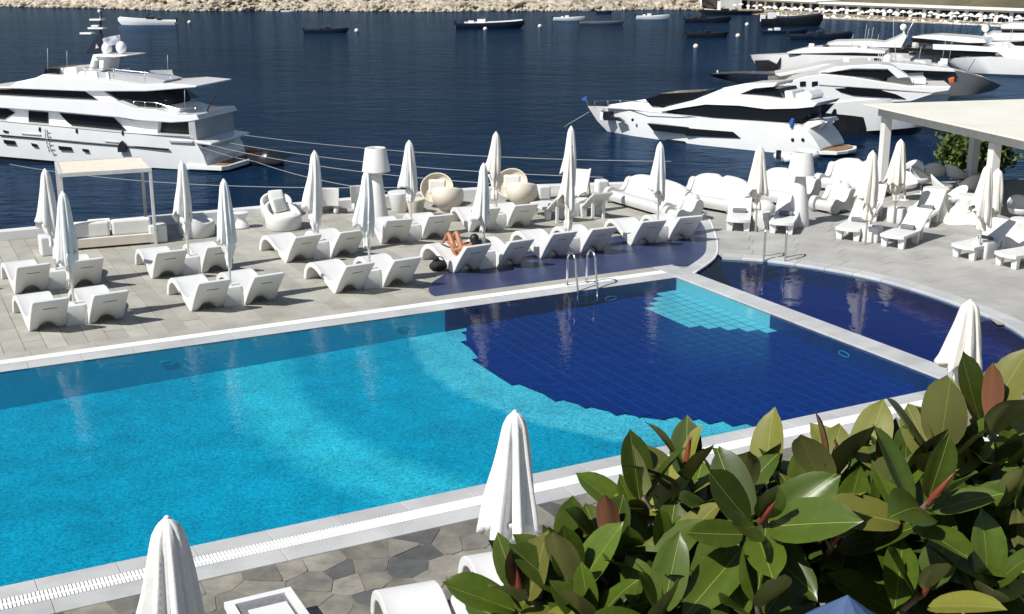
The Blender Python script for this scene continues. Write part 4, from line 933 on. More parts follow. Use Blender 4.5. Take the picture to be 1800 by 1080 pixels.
Y.slab('radar_arch', [(155, 123), (163, 97), (184, 97), (181, 124), (174, 124), (174, 106), (166, 108), (162, 123)], 'gel_white', 2.0, 4.0, bev=.05)
Y.slab('radar_platform', [(163, 96), (224, 97.5), (222, 99), (200, 101), (165, 100)], 'gel_white', 1.8, 4.2, bev=.03)
for x, y in ((188, 86), (213, 84)): Y.ball('radar_dome', x, y, .37, 'gel_white', 3.0, (1, 1, 1.18))
Y.tube('mast', [(174, 95), (177, 60), (177, 22)], .09, 'boat_black'); Y.slab('mast_fin', [(150, 95), (172, 60), (178, 60), (180, 95)], 'boat_navy', 2.9, 3.1)
for x0, x1, y in ((140, 160, 59), (154, 180, 50), (157, 176, 35), (160, 172, 46)): Y.slab('radar_bar', [(x0, y - 1.5), (x1, y - 1.5), (x1, y + 1.5), (x0, y + 1.5)], 'gel_white', 2.7, 3.3)
Y.ball('mast_light', 174.5, 20, .12, 'gel_white')
fl_ = MB(); 
for j in range(5):
    for i in range(9): x, z = Y.px(168 - 42 * i / 8, 66 + 8 * j * .55 + i * (.8 - j * .1) + 4 * (i / 8) ** 2); fl_.v.append((x, 2.9 + .12 * math.sin(i * 1.1 + j * .4), z))
fl_.f = [(j * 9 + i, j * 9 + i + 1, (j + 1) * 9 + i + 1, (j + 1) * 9 + i) for j in range(4) for i in range(8)]
part('flag', fl_, 'flag_white', Y.t, smooth=True)
for x, y0, y1 in ((84, 85, 122), (118, 90, 120), (295, 97, 125), (325, 158, 190)): Y.tube('antenna', [(x, y1), (x - .5, y0)], .02, 'gel_grey', 1.0 if x < 300 else .6)
Y.tube('flag_staff', [(362, 205), (366, 190), (378, 170)], .05, 'teak', 3)
Y.slab('aft_rail_glass', [(312, 181), (343, 180), (345, 201), (316, 203)], 'gel_grey', 5.5, 5.55)
Y.slab('deck_sofa', [(268, 191), (280, 186), (300, 185), (316, 195), (312, 203)], 'gel_white', 1.2, 4.5, bev=.1)
# stern: sun deck, garage, swim platform
s0, z0_ = Y.px(345, 247); Y.slab('stern_deck', [(330, 243), (352, 249), (372, 252), (372, 257), (350, 254), (328, 247)], 'gel_white', .2, 5.8, bev=.08)
Y.slab('garage_door', [(338, 249), (356, 255), (361, 288), (346, 292)], 'boat_navy', .6, 5.4)
a, b = Y.px(328, 299), Y.px(396, 298)
pl = part('swim_platform', MB().prism([(a[0], .05), (b[0] - .3, .05), (b[0], .6), (b[0] + .15, 3.0), (b[0], 5.4), (b[0] - .3, 5.95), (a[0], 5.95)], 'z', .12, .42), 'gel_side', Y.t, bev=.04)
part('teak_deck', MB().box(Y.px(368, 293)[0], b[0] - .25, .5, 5.5, .421, .45), 'teak', pl)
Y.slab('outboard_tender', [(368, 276), (378, 262), (398, 262), (404, 284), (380, 288)], 'boat_black', 3.6, 5.2, bev=.15)
tag(part('jet_ski', MB().loft([[(x, -w_, .0), (x, -w_ * 1.1, .3), (x, -w_ * .5, h_), (x, w_ * .5, h_), (x, w_ * 1.1, .3), (x, w_, .0)] for x, w_, h_ in ((-1.5, .3, .5), (-.8, .5, .75), (0, .55, .85), (.5, .5, 1.2), (.8, .45, 1.0), (1.3, .3, .6), (1.7, .06, .45))]), 'boat_black', smooth=True, loc=G(462, 290, SEA), rz=-.4), 'black jet ski floating beside the left yacht stern', 'jet ski')
tag(part('orange_float', MB().sphere((0, 0, .25), .35, 12, 8, (2.2, .8, .8)), 'orange', smooth=True, loc=G(444, 274, SEA), rz=-.3), 'orange inflatable float beside the left yacht stern', 'float')

for offr in (.6, 5.4):
    gr = Y.tube('guard_rail', [(150, 119), (200, 122), (255, 128), (300, 133)], .025, 'steel', offr)
    for x, y in ((150, 119), (200, 122), (255, 128), (300, 133)): Y.tube('stanchion', [(x, y), (x, y + 20)], .02, 'steel', offr, gr)
gr = Y.tube('guard_rail', [(235, 178), (275, 181), (312, 192), (343, 189)], .025, 'steel', .4)
for x, y in ((235, 178), (255, 179), (275, 181), (295, 186), (312, 192), (343, 189)): Y.tube('stanchion', [(x, y), (x, y + 13)], .02, 'steel', .4, gr)
# ---- sports yacht on the right
Y = Ship('sports_yacht', 'sleek white sports yacht with long black hull window, bow to the left', 'yacht', (1075, 240), (1405, 274), 4.6)
hl = Y.hull([(1033, 187), (1060, 191), (1130, 197), (1190, 202), (1250, 209), (1330, 214), (1400, 219), (1413, 224), (1428, 240), (1437, 254), (1441, 262)], [(1070, 234), (1090, 243), (1120, 249), (1165, 256), (1210, 260), (1290, 266), (1370, 272), (1410, 275), (1430, 276), (1440, 276)], 'gel_side', flare=.10, n=40, tip=.03, full=.45)
part('boot_stripe', MB().loft([[(x, 2.3 - w_, -.4), (x, 2.3 - w_, .14), (x, 2.3 + w_, .14), (x, 2.3 + w_, -.4)] for x, w_ in ((.6, .3), (3, 1.3), (6, 1.9), (13, 2.1))]), 'boat_black', Y.t)
part('cap_rail', MB().tube([(Y.px(x, y)[0], .03 if x > 1150 else (1150 - x) / 60, Y.px(x, y)[1]) for x, y in ((1060, 191), (1130, 197), (1190, 202), (1250, 209), (1330, 214), (1400, 219))], .03, 6), 'gel_grey', hl, smooth=True)
Y.slab('hull_window', [(1137, 217), (1208, 224), (1211, 226), (1288, 232), (1301, 243), (1206, 239), (1203, 236), (1148, 230)], 'dark_glass', .0, .45, hl)
Y.slab('anchor_recess', [(1056, 196), (1073, 197), (1077, 212), (1062, 212)], 'boat_black', 1.0, 1.5, hl); Y.slab('anchor', [(1055, 197), (1060, 197), (1059, 211), (1054, 210)], 'gel_white', .9, 1.0, hl)
Y.slab('bow_vent', [(1074, 206), (1086, 207), (1096, 215), (1076, 211)], 'boat_black', .55, .9, hl)
for x, y in ((1112, 211), (1393, 246), (1411, 246)): Y.ball('porthole', x, y, .13, 'dark_glass', .06 if x > 1200 else .55, (1, .5, 1))
Y.slab('foredeck', [(1060, 191), (1075, 184), (1105, 180), (1138, 174), (1152, 186), (1180, 193), (1170, 200), (1130, 196)], 'gel_white', .9, 3.7, bev=.12)
Y.slab('sun_pad', [(1066, 185), (1105, 179), (1130, 176), (1118, 183), (1080, 187)], 'gel_grey', 1.5, 3.1, bev=.06)
Y.slab('wind_screen', [(1133, 174), (1160, 165), (1225, 162), (1250, 160), (1225, 176), (1172, 187), (1145, 187)], 'dark_glass', .75, 3.85, bev=.06)
Y.slab('saloon_glass', [(1168, 195), (1240, 184), (1300, 184), (1345, 190), (1430, 190), (1408, 214), (1340, 213), (1250, 207)], 'dark_glass', .42, 4.18)
Y.slab('coach_roof', [(1155, 194), (1172, 188), (1225, 175), (1296, 166), (1345, 170), (1395, 177), (1420, 178), (1437, 181), (1430, 188), (1400, 191), (1345, 192), (1322, 189), (1300, 186), (1240, 184), (1200, 190), (1166, 196)], 'gel_white', .3, 4.3, bev=.05)
Y.slab('roof_arch', [(1215, 178), (1270, 156), (1310, 148), (1340, 146), (1366, 146), (1360, 153), (1325, 156), (1296, 167), (1250, 174)], 'gel_white', .45, .85, bev=.04); Y.slab('roof_arch', [(1215, 178), (1270, 156), (1310, 148), (1340, 146), (1366, 146), (1360, 153), (1325, 156), (1296, 167), (1250, 174)], 'gel_white', 3.75, 4.15, bev=.04)
Y.slab('hard_top', [(1270, 155), (1310, 147), (1366, 145), (1362, 151), (1325, 155), (1290, 161)], 'gel_white', .86, 3.74)
Y.slab('flybridge_screen', [(1297, 167), (1325, 157), (1368, 156), (1378, 175), (1345, 170)], 'dark_glass', .8, 3.8)  # dark block paints the shaded gap under the hard top
for p in ([(1378, 160), (1392, 160), (1394, 177), (1380, 176)], [(1398, 165), (1420, 160), (1428, 170), (1422, 178), (1398, 177)]): Y.slab('deck_seat', p, 'gel_white', 1.2, 3.4, bev=.1)
for x in (1407, 1422): Y.tube('roof_post', [(x, 189), (x + .5, 206)], .05, 'boat_black', .5)
Y.slab('fender', [(1386, 216), (1391, 208), (1395, 211), (1393, 222), (1389, 226)], 'blue_cloth', -.15, .15, bev=.05)
Y.slab('stern_sofa', [(1400, 221), (1418, 214), (1440, 212), (1445, 218), (1425, 226)], 'gel_white', .7, 3.9, bev=.1)
a, b = Y.px(1402, 275), Y.px(1440, 271)
pl = part('swim_platform', MB().prism([(a[0], .1), (b[0] + .1, .1), (b[0] + 1.1, .6), (b[0] + 1.5, 1.6), (b[0] + 1.55, 3.0), (b[0] + 1.1, 4.2), (b[0], 4.5), (a[0], 4.5)], 'z', .22, .46), 'gel_white', Y.t, bev=.05)
part('teak_deck', MB().prism([(b[0] - .1, .7), (b[0] + .95, .8), (b[0] + 1.25, 1.7), (b[0] + 1.3, 2.9), (b[0] + .9, 3.9), (b[0] - .1, 4.1)], 'z', .461, .49), 'teak', pl)
for x in (1440, 1452): Y.tube('passerelle_rail', [(x, 226), (x + 14, 214)], .06, 'gel_white', 1.5 + (x - 1440) / 12)
Y.tube('flag_staff', [(1034, 186), (1031, 176)], .02, 'steel', 2.3); Y.slab('bow_flag', [(1022, 174), (1031, 168), (1031, 177), (1024, 177)], 'blue_cloth', 2.28, 2.32)
gr = Y.tube('guard_rail', [(1045, 178), (1090, 176), (1140, 180), (1180, 186)], .02, 'steel', .9)
for x, y in ((1045, 178), (1068, 177), (1090, 176), (1115, 178), (1140, 180), (1165, 184)): Y.tube('stanchion', [(x, y), (x + 1, y + 14)], .015, 'steel', .9, gr)
Y.tube('anchor_chain', [(1036, 197), (1000, 218), (985, 229)], .03, 'rope', 2.3)
t = thing('inflatable_tender', 'small grey-white inflatable tender at the sports yacht stern', 'dinghy', G(1402, 283, SEA), .35)
part('tube_collar', MB().tube([(-1.5, .6, .3), (.4, .62, .3), (1.2, .4, .36), (1.55, 0, .42), (1.2, -.4, .36), (.4, -.62, .3), (-1.5, -.6, .3)], .24, 10), 'gel_white', t, smooth=True)
part('floor', MB().box(-1.4, 1.0, -.5, .5, .12, .2), 'gel_grey', t); part('engine', MB().box(-1.75, -1.45, -.15, .15, .2, .85), 'boat_black', t, bev=.06); part('seat', MB().box(-.5, -.1, -.4, .4, .2, .55), 'gel_grey', t, bev=.05)

# ---- the raft of yachts behind it
Y = Ship('cruiser_yacht', 'white cruiser with lens-shaped black window behind the sports yacht', 'yacht', (1400, 236), (1640, 243), 5.0)
Y.hull([(1385, 190), (1420, 186), (1500, 178), (1580, 172), (1640, 168), (1672, 164)], [(1395, 240), (1430, 237), (1500, 232), (1570, 228), (1610, 224), (1640, 220)], 'gel_side', bow=1, n=30)
Y.slab('upper_hull', [(1364, 165), (1372, 154), (1392, 142), (1420, 134), (1450, 131), (1500, 136), (1560, 146), (1600, 152), (1672, 152), (1668, 160), (1640, 164), (1560, 158), (1440, 150), (1440, 185), (1385, 190)], 'gel_white', .15, 4.85, bev=.06)
Y.slab('deckhouse_side', [(1432, 151), (1560, 160), (1640, 165), (1600, 178), (1500, 182), (1425, 188)], 'gel_side', .1, 4.9)
Y.slab('lens_window', [(1468, 156), (1505, 154), (1545, 158), (1575, 166), (1592, 174), (1550, 172), (1500, 168), (1478, 162)], 'dark_glass', .02, .3)
for x in (1411, 1432): Y.slab('square_port', [(x - 5, 144), (x + 5, 143), (x + 5, 151), (x - 5, 152)], 'dark_glass', .08, .4)
Y.slab('saloon_glass', [(1456, 128), (1500, 123), (1560, 124), (1575, 132), (1560, 138), (1500, 134)], 'dark_glass', .8, 4.2)
Y.slab('bridge_roof', [(1440, 127), (1470, 117), (1540, 113), (1570, 117), (1600, 136), (1578, 138), (1560, 122), (1500, 121), (1456, 128)], 'gel_white', .6, 4.4, bev=.05)
Y.slab('bow_seat', [(1602, 138), (1628, 137), (1628, 148), (1602, 147)], 'gel_white', 1.5, 3.5, bev=.06)
Y.tube('stanchion', [(1606, 140), (1606, 147)], .04, 'gel_grey', .5); Y.slab('winch', [(1668, 139), (1678, 136), (1677, 147), (1670, 148)], 'orange', 2.2, 2.8, bev=.05)
Y = Ship('black_motorboat', 'low black motorboat between the sports yacht and the pergola', 'motorboat', (1445, 240), (1610, 238), 2.6)
Y.hull([(1435, 198), (1450, 199), (1500, 204), (1560, 212), (1600, 220), (1622, 226)], [(1450, 240), (1480, 241), (1530, 241), (1570, 240), (1600, 238), (1610, 236)], 'boat_black', bow=-1, tip=.2)
Y.slab('cabin', [(1462, 200), (1466, 192), (1484, 193), (1488, 204)], 'dark_glass', .6, 2.0); Y.slab('engine_cover', [(1560, 210), (1566, 202), (1590, 206), (1598, 219)], 'boat_black', .8, 1.8, bev=.1); Y.slab('white_seat', [(1570, 213), (1600, 214), (1592, 220), (1570, 218)], 'gel_white', .6, 2.0, bev=.05)
Y = Ship('grey_yacht', 'dark grey hulled yacht with white deck, bow pointing right', 'yacht', (1440, 172), (1730, 178), 5.0)
Y.hull([(1350, 141), (1420, 138), (1520, 134), (1620, 128), (1680, 124), (1730, 136), (1760, 150)], [(1400, 175), (1460, 174), (1540, 172), (1620, 170), (1690, 168), (1720, 166), (1745, 160)], 'hull_grey', bow=1, tip=.1)
Y.slab('white_deck', [(1362, 131), (1400, 124), (1450, 113), (1520, 108), (1600, 113), (1676, 122), (1680, 127), (1600, 124), (1540, 122), (1440, 122), (1370, 135)], 'gel_white', .3, 4.7, bev=.05)
Y.slab('saloon_glass', [(1570, 124), (1676, 127), (1660, 136), (1600, 136), (1575, 130)], 'dark_glass', .15, 4.6)
Y.ball('radar_dome', 1560, 103, .45, 'gel_white'); Y.tube('antenna', [(1575, 115), (1573, 68)], .03, 'gel_grey'); Y.tube('flag_staff', [(1702, 124), (1714, 104)], .03, 'boat_black')
Y = Ship('dark_deck_yacht', 'low yacht with long black foredeck pointing left', 'yacht', (1255, 146), (1470, 158), 4.4)
Y.hull([(1245, 131), (1300, 130), (1380, 131), (1440, 133), (1480, 134)], [(1262, 138), (1300, 146), (1380, 152), (1440, 156), (1480, 158)], 'boat_navy', tip=.02)
Y.slab('wind_screen', [(1290, 152), (1310, 147), (1340, 146), (1352, 140), (1330, 152)], 'dark_glass', .8, 3.6); Y.slab('foredeck', [(1248, 130), (1300, 128), (1400, 129), (1440, 131), (1400, 134), (1300, 133)], 'boat_black', .9, 3.5, bev=.03); Y.slab('bow_light', [(1260, 128), (1262, 128), (1262, 124), (1260, 124)], 'gel_white', 2.0, 2.3)
Y = Ship('open_yacht', 'white open yacht with black anchor gear at its bow', 'yacht', (1345, 138), (1560, 146), 5.0)
Y.hull([(1318, 97), (1350, 97), (1400, 96), (1480, 98), (1560, 100), (1600, 104)], [(1345, 132), (1370, 137), (1420, 140), (1480, 143), (1560, 146), (1600, 147)], 'gel_side', tip=.04)
Y.slab('deckhouse', [(1383, 92), (1410, 86), (1440, 83), (1500, 84), (1556, 90), (1556, 95), (1500, 93), (1384, 95)], 'gel_white', .4, 4.6, bev=.05); Y.slab('side_glass', [(1384, 95), (1500, 93), (1556, 95), (1540, 108), (1500, 112), (1490, 100), (1400, 97)], 'dark_glass', .25, 4.7)
Y.slab('anchor_gear', [(1326, 107), (1350, 106), (1365, 113), (1372, 101), (1370, 112), (1358, 130), (1350, 134), (1334, 132)], 'boat_black', .7, 1.6); Y.slab('bowsprit', [(1310, 98), (1325, 97), (1345, 98), (1325, 100)], 'boat_black', 2.3, 2.7)
Y = Ship('flybridge_yacht', 'white flybridge yacht with a radar mast and tall antenna, second farthest', 'yacht', (1450, 122), (1700, 128), 5.2)
Y.hull([(1420, 92), (1500, 92), (1580, 94), (1660, 98), (1700, 101)], [(1455, 118), (1500, 122), (1580, 124), (1660, 127), (1700, 128)], 'gel_side', tip=.04)
Y.slab('lower_glass', [(1530, 84), (1640, 88), (1680, 90), (1690, 100), (1600, 98), (1530, 92)], 'dark_glass', .5, 4.7); Y.slab('fly_deck', [(1453, 78), (1470, 73), (1530, 72), (1556, 75), (1575, 68), (1590, 60), (1594, 64), (1584, 84), (1540, 83), (1455, 81)], 'gel_white', .5, 4.7, bev=.04)
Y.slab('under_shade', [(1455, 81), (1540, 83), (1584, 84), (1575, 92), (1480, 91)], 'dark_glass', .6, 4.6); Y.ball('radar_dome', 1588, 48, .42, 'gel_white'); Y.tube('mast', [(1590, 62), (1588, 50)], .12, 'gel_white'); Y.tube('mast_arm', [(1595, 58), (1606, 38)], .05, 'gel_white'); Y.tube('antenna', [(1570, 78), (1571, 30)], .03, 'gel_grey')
Y.slab('aft_seats', [(1606, 85), (1632, 84), (1634, 95), (1608, 95)], 'gel_white', 1.0, 4.0, bev=.1)
Y = Ship('long_yacht', 'long white yacht with black window band, lying right of the radar mast', 'yacht', (1560, 126), (1820, 138), 6.0)
Y.hull([(1640, 106), (1680, 102), (1740, 100), (1800, 104), (1840, 106)], [(1680, 126), (1700, 128), (1740, 130), (1800, 132), (1840, 134)], 'gel_side', tip=.3)
Y.slab('saloon_glass', [(1590, 84), (1640, 86), (1750, 92), (1750, 100), (1640, 98), (1600, 95)], 'dark_glass', .5, 5.5); Y.slab('main_house', [(1640, 78), (1700, 80), (1780, 86), (1840, 88), (1840, 108), (1770, 104), (1754, 92), (1640, 87)], 'gel_white', .3, 5.7)
Y.slab('roof', [(1602, 65), (1640, 62), (1700, 66), (1730, 70), (1734, 76), (1700, 76), (1640, 70), (1606, 67)], 'gel_white', .4, 5.6, bev=.05); Y.slab('roof_glass', [(1600, 67), (1640, 71), (1730, 77), (1725, 80), (1640, 78), (1605, 74)], 'dark_glass', .5, 5.5)
Y = Ship('white_superyacht', 'white yacht with black bridge windows at the right edge', 'yacht', (1690, 118), (1840, 122), 6.5)
Y.hull([(1690, 92), (1740, 92), (1800, 95), (1860, 97)], [(1700, 116), (1740, 118), (1800, 121), (1860, 123)], 'gel_side', tip=.3)
Y.slab('bridge_glass', [(1760, 53), (1800, 54), (1840, 55), (1840, 58), (1762, 57)], 'dark_glass', .9, 5.6); Y.slab('bridge_roof', [(1762, 44), (1780, 41), (1840, 42), (1840, 52), (1760, 51)], 'gel_white', .8, 5.7, bev=.05); Y.slab('upper_house', [(1730, 66), (1748, 58), (1840, 59), (1840, 72), (1730, 72)], 'gel_white', .5, 6.0, bev=.05)
Y.slab('aft_glass', [(1775, 74), (1800, 73), (1840, 76), (1840, 83), (1790, 84)], 'dark_glass', .3, 6.1); Y.slab('main_house', [(1700, 76), (1770, 73), (1840, 73), (1840, 93), (1700, 92)], 'gel_white', .35, 6.1); Y.ball('radar_dome', 1732, 50, .5, 'gel_white'); Y.tube('mast', [(1733, 66), (1732, 52)], .15, 'gel_white')

Y = Ship('day_cruiser', 'small white day cruiser squeezed between the open yacht and the grey yacht', 'yacht', (1480, 128), (1640, 136), 3.6)
Y.hull([(1472, 110), (1500, 109), (1560, 110), (1620, 113), (1645, 116)], [(1482, 124), (1510, 128), (1560, 131), (1620, 134), (1645, 135)], 'gel_side', tip=.04)
Y.slab('cabin_glass', [(1500, 108), (1520, 101), (1570, 102), (1590, 110), (1545, 112)], 'dark_glass', .5, 3.1); Y.slab('hard_top', [(1508, 102), (1525, 97), (1580, 98), (1596, 104), (1570, 103)], 'gel_white', .4, 3.2, bev=.04)
Y.slab('aft_bench', [(1600, 106), (1625, 107), (1626, 115), (1602, 114)], 'gel_white', .6, 3.0, bev=.06); Y.tube('antenna', [(1560, 98), (1558, 80)], .03, 'gel_grey')
def clutter(t, x0, x1, y0, y1, z, n, seed):
    r = random.Random(seed)
    for k in range(n):
        x, y = r.uniform(x0, x1), r.uniform(y0, y1); w, h = r.uniform(.25, .8), r.uniform(.25, .7)
        part('deck_gear', MB().box(x - w / 2, x + w / 2, y - .3, y + .3, z, z + h), r.choice(['gel_white', 'boat_black', 'gel_grey', 'gel_white', 'cushion_white']), t, bev=.06)
    for k in range(3): x, y = r.uniform(x0, x1), r.uniform(y0, y1); part('antenna', MB().tube([(x, y, z), (x + .2, y, z + r.uniform(1.5, 3.2))], .025, 5), 'gel_grey', t, smooth=True)
for ob in list(COL.objects):
    if ob.parent is None and ob.name.split('.')[0] in ('cruiser_yacht', 'grey_yacht', 'open_yacht', 'flybridge_yacht', 'long_yacht'):
        hl_ = next(c for c in ob.children if c.name.startswith('hull')); zs = max(v.co.z for v in hl_.data.vertices); xs = [v.co.x for v in hl_.data.vertices]
        clutter(ob, min(xs) + 6, max(xs) - 5, 1.2, 3.6, zs + .5, 9, len(ob.name) * 7)
# ---- small boats at anchor
def small_boat(name, label, x0, x1, y, hm, top=None, bow=1, hgt=.75, beam=None, cons=None, fr=.35):
    A, B = G(x0, y, SEA), G(x1, y, SEA); L_ = (B - A).length; d = (B - A).normalized(); beam = beam or max(1.2, L_ * .24)
    t = thing(name, label, 'boat', A.lerp(B, .5), math.atan2(d.y, d.x) + (0 if bow > 0 else math.pi), 'boats at anchor in the bay'); secs = []
    for k in range(15):
        q = k / 14; x = -L_ / 2 + L_ * q; w = beam / 2 * (1 - max(0, (q - .45) / .55) ** 2.2) + .03; s = hgt * (.85 + .45 * q ** 2.5); xb = x - (L_ * .07 * q ** 3)
        secs.append([(xb, -w * .75, -.2), (x, -w, s * .55), (x, -w, s), (x, -w * .86, s), (x, -w * .8, s * .62), (x, w * .8, s * .62), (x, w * .86, s), (x, w, s), (x, w, s * .55), (xb, w * .75, -.2)])
    h = part('hull', MB().loft(secs), hm, t); autosmooth(h, 40)
    if top: part('foredeck', MB().loft([[(-L_ / 2 + L_ * q, -beam / 2 * .84 * (1 - max(0, (q - .45) / .55) ** 2.2), hgt * (.88 + .45 * q ** 2.5)), (-L_ / 2 + L_ * q, 0, hgt * (1.06 + .45 * q ** 2.5)), (-L_ / 2 + L_ * q, beam / 2 * .84 * (1 - max(0, (q - .45) / .55) ** 2.2), hgt * (.88 + .45 * q ** 2.5))] for q in [fr + (.97 - fr) * i / 8 for i in range(9)]], close=False, cap=False), top, t)
    x = -L_ / 2
    part('outboard', MB().box(x - .35, x + .05, -.22, .22, hgt * .5, hgt * 1.35), 'boat_black', t, bev=.08)
    if cons:
        cx = L_ * cons[1]; part('console', MB().box(cx - L_ * .07, cx + L_ * .05, -beam * .24, beam * .24, hgt * .5, hgt * 1.5), cons[0], t, bev=.08)
        part('wind_screen', MB().add([(cx + L_ * .05, -beam * .25, hgt * 1.5), (cx + L_ * .05, beam * .25, hgt * 1.5), (cx - L_ * .01, beam * .23, hgt * 2.0), (cx - L_ * .01, -beam * .23, hgt * 2.0)], [(0, 1, 2, 3)]), 'dark_glass', t)
        part('seat', MB().box(cx - L_ * .2, cx - L_ * .12, -beam * .22, beam * .22, hgt * .5, hgt * 1.25), cons[0], t, bev=.06)
    return t
small_boat('motorboat', 'white motorboat with cabin hatch anchored upper left', 208, 310, 44, 'gel_white', 'gel_white', -1, 1.15, cons=('boat_black', -.05), fr=.3)
small_boat('inflatable_boat', 'dark open inflatable boat anchored left of centre', 535, 613, 58, 'boat_navy', None, 1, .75, cons=('boat_black', .05))
small_boat('speedboat', 'dark hulled speedboat with pale grey deck, anchored at top centre', 802, 922, 50, 'boat_navy', 'gel_side', 1, 1.2, cons=('gel_white', -.12), fr=.12)
small_boat('skiff', 'white skiff with raised console near the far rocks', 972, 1028, 36, 'gel_white', None, 1, .7, cons=('gel_white', -.05))
small_boat('inflatable_boat', 'long low grey inflatable just right of the white skiff', 1018, 1098, 43, 'hull_grey', None, 1, .6)
small_boat('dinghy', 'tiny dark dinghy close under the far rocks', 1048, 1076, 24, 'boat_navy', None, 1, .6)
small_boat('inflatable_boat', 'white inflatable boat with two pale seats near the white wall', 1118, 1177, 34, 'gel_white', None, 1, .85, cons=('gel_white', -.1))
small_boat('cabin_boat', 'black cabin boat with raised bridge in front of the beach end', 1203, 1285, 40, 'boat_black', 'boat_black', 1, 1.0, cons=('boat_black', -.1), fr=.4)
small_boat('open_boat', 'black open boat with upturned ends, alone in midwater at right', 1206, 1280, 66, 'boat_black', None, 1, .8, cons=('boat_black', .0))
small_boat('cruiser', 'large black cruiser with white stern off the beach', 1335, 1446, 46, 'boat_black', 'boat_navy', 1, 1.8, cons=('gel_white', -.3), fr=.2)
small_boat('inflatable_boat', 'slim black inflatable between the black cruiser and the black speedboat', 1338, 1420, 59, 'boat_navy', None, 1, .7, cons=('gel_side', -.15))
small_boat('speedboat', 'black speedboat with low windscreen, nearest of the boats off the beach', 1386, 1498, 70, 'boat_navy', 'boat_black', 1, 1.0, cons=('boat_navy', .0), fr=.45)
small_boat('rowing_boat', 'tiny white rowing boat near the far rocks at left', 494, 520, 21.5, 'gel_white', None, 1, .45)
small_boat('moored_tender', 'black tender moored against the beach end jetty', 1228, 1340, 25, 'boat_black', None, -1, .9, cons=('boat_black', .1))
for k, ((x, y), lb) in enumerate((((333, 41), 'right of the white motorboat'), ((627, 56), 'at the bow of the dark inflatable'), ((949, 48), 'right of the pale-decked speedboat'), ((853, 53), 'below the pale-decked speedboat'), ((1223, 84), 'alone in open water'), ((1297, 65), 'right of the black open boat'), ((1313, 45), 'left of the black cruiser'))):
    tag(part('mooring_buoy', MB().sphere((0, 0, .18), .42, 12, 8), 'buoy', smooth=True, loc=G(x, y, SEA)), 'pale round mooring buoy ' + lb, 'buoy', 'mooring buoys')
# ---- mooring lines
def rope(label, pts, sag):
    a, b = Vector(pts[0]), Vector(pts[1]); P = [a.lerp(b, k / 24) - Vector((0, 0, sag * 4 * (k / 24) * (1 - k / 24))) for k in range(25)]
    tag(part('mooring_line', MB().tube(P, .017, 5), 'rope', smooth=True), label, 'rope', 'mooring lines')
rope('topmost pale mooring line stretching right from the left yacht stern', (RAYP(430, 238, 76), RAYP(1180, 284, 56)), .35)
rope('second mooring line from the top, from the left yacht stern', (RAYP(405, 252, 76), RAYP(1060, 312, 52)), .35)
rope('third mooring line from the top, from the left yacht stern', (RAYP(372, 256, 76), RAYP(900, 325, 50)), .35)
rope('steep mooring line dropping from the yacht platform to the terrace', (RAYP(448, 284, 74), RAYP(760, 345, 46)), .3)
rope('low mooring line along the water below the left yacht', (RAYP(-20, 250 + 32, 90), RAYP(700, 330, 50)), .6)
rope('stern line slanting down from the yacht stern deck to its platform', (RAYP(352, 258, 76), RAYP(448, 284, 74)), .1)

# ---- far beach
rs = random.Random(21); us = None; cnt = 0
bp_ = MB().lathe([(.02, 0), (.03, 1.5), (.62, 1.55), (.5, 1.72), (.25, 1.9), (.02, 2.0)], 8).mesh('beach_parasol', 'stucco')
lgm = MB().box(-.9, .9, -.3, .3, .1, .32).prism([(.3, .3), (.9, .75), (.95, .7), (.4, .3)], 'y', -.3, .3).mesh('beach_lounger', 'stucco')
for row, (dy, n, x0) in enumerate(((4.5, 52, 1345), (2.2, 50, 1360), (7.5, 44, 1290))):
    for k in range(n):
        px = x0 + (1812 - x0) * k / n + rs.uniform(-2, 2); py = next(shore_px[i][1] + (shore_px[i + 1][1] - shore_px[i][1]) * (px - shore_px[i][0]) / (shore_px[i + 1][0] - shore_px[i][0]) for i in range(len(shore_px) - 1) if shore_px[i][0] <= px <= shore_px[i + 1][0])
        p = G(px, py, SEA) + Vector((px - 900, 2200, 0)).normalized() * (dy + rs.uniform(-.5, .5) + 3)
        o = place('beach_parasol' if row != 1 else 'beach_lounger', bp_ if row != 1 else lgm, loc=(p.x, p.y, SEA - .25 + .035 * dy + .1), rz=rs.uniform(0, 6)); o.scale = (rs.uniform(.85, 1.2),) * 3
        tag(o, 'white parasol in the crowded rows on the far beach' if row != 1 else 'white lounger among the parasols on the far beach', 'parasol' if row != 1 else 'lounger', 'parasols on the far beach' if row != 1 else 'loungers on the far beach')
def far_house(label, px0, px1, dy, h, name='beach_building', m='stucco', openings=0):
    def gp(px):
        py = next(shore_px[i][1] + (shore_px[i + 1][1] - shore_px[i][1]) * (px - shore_px[i][0]) / (shore_px[i + 1][0] - shore_px[i][0]) for i in range(len(shore_px) - 1) if shore_px[i][0] <= px <= shore_px[i + 1][0])
        return G(px, py, SEA) + Vector((px - 900, 2200, 0)).normalized() * dy
    a, b = gp(px0), gp(px1); d = b - a; L_ = d.length; t = thing(name, label, 'building', a, math.atan2(d.y, d.x))
    part('wall', MB().box(0, L_, 0, 6, -1, h), m, t); part('roof', MB().box(-.3, L_ + .3, -1.6, 6.3, h, h + .25), m, t)
    for k in range(openings):
        x = L_ * (k + .5) / openings; w = L_ / openings * .36; o = part('window', MB().box(x - w, x + w, -.04, .06, .5, h - .5), 'dark_glass', t); part('frame', MB().box(x - w - .08, x - w, -.06, .06, .4, h - .4), m, o)
    return t
far_house('white block wall at the left end of the far beach', 1228, 1266, 3, 4.5, 'white_building', 'stucco', 1)
far_house('long white beach building with dark openings at the top right', 1300, 1440, 17, 3.2, openings=9)
far_house('long low white beach bar with dark openings behind the parasols', 1445, 1830, 15, 3.0, openings=16)

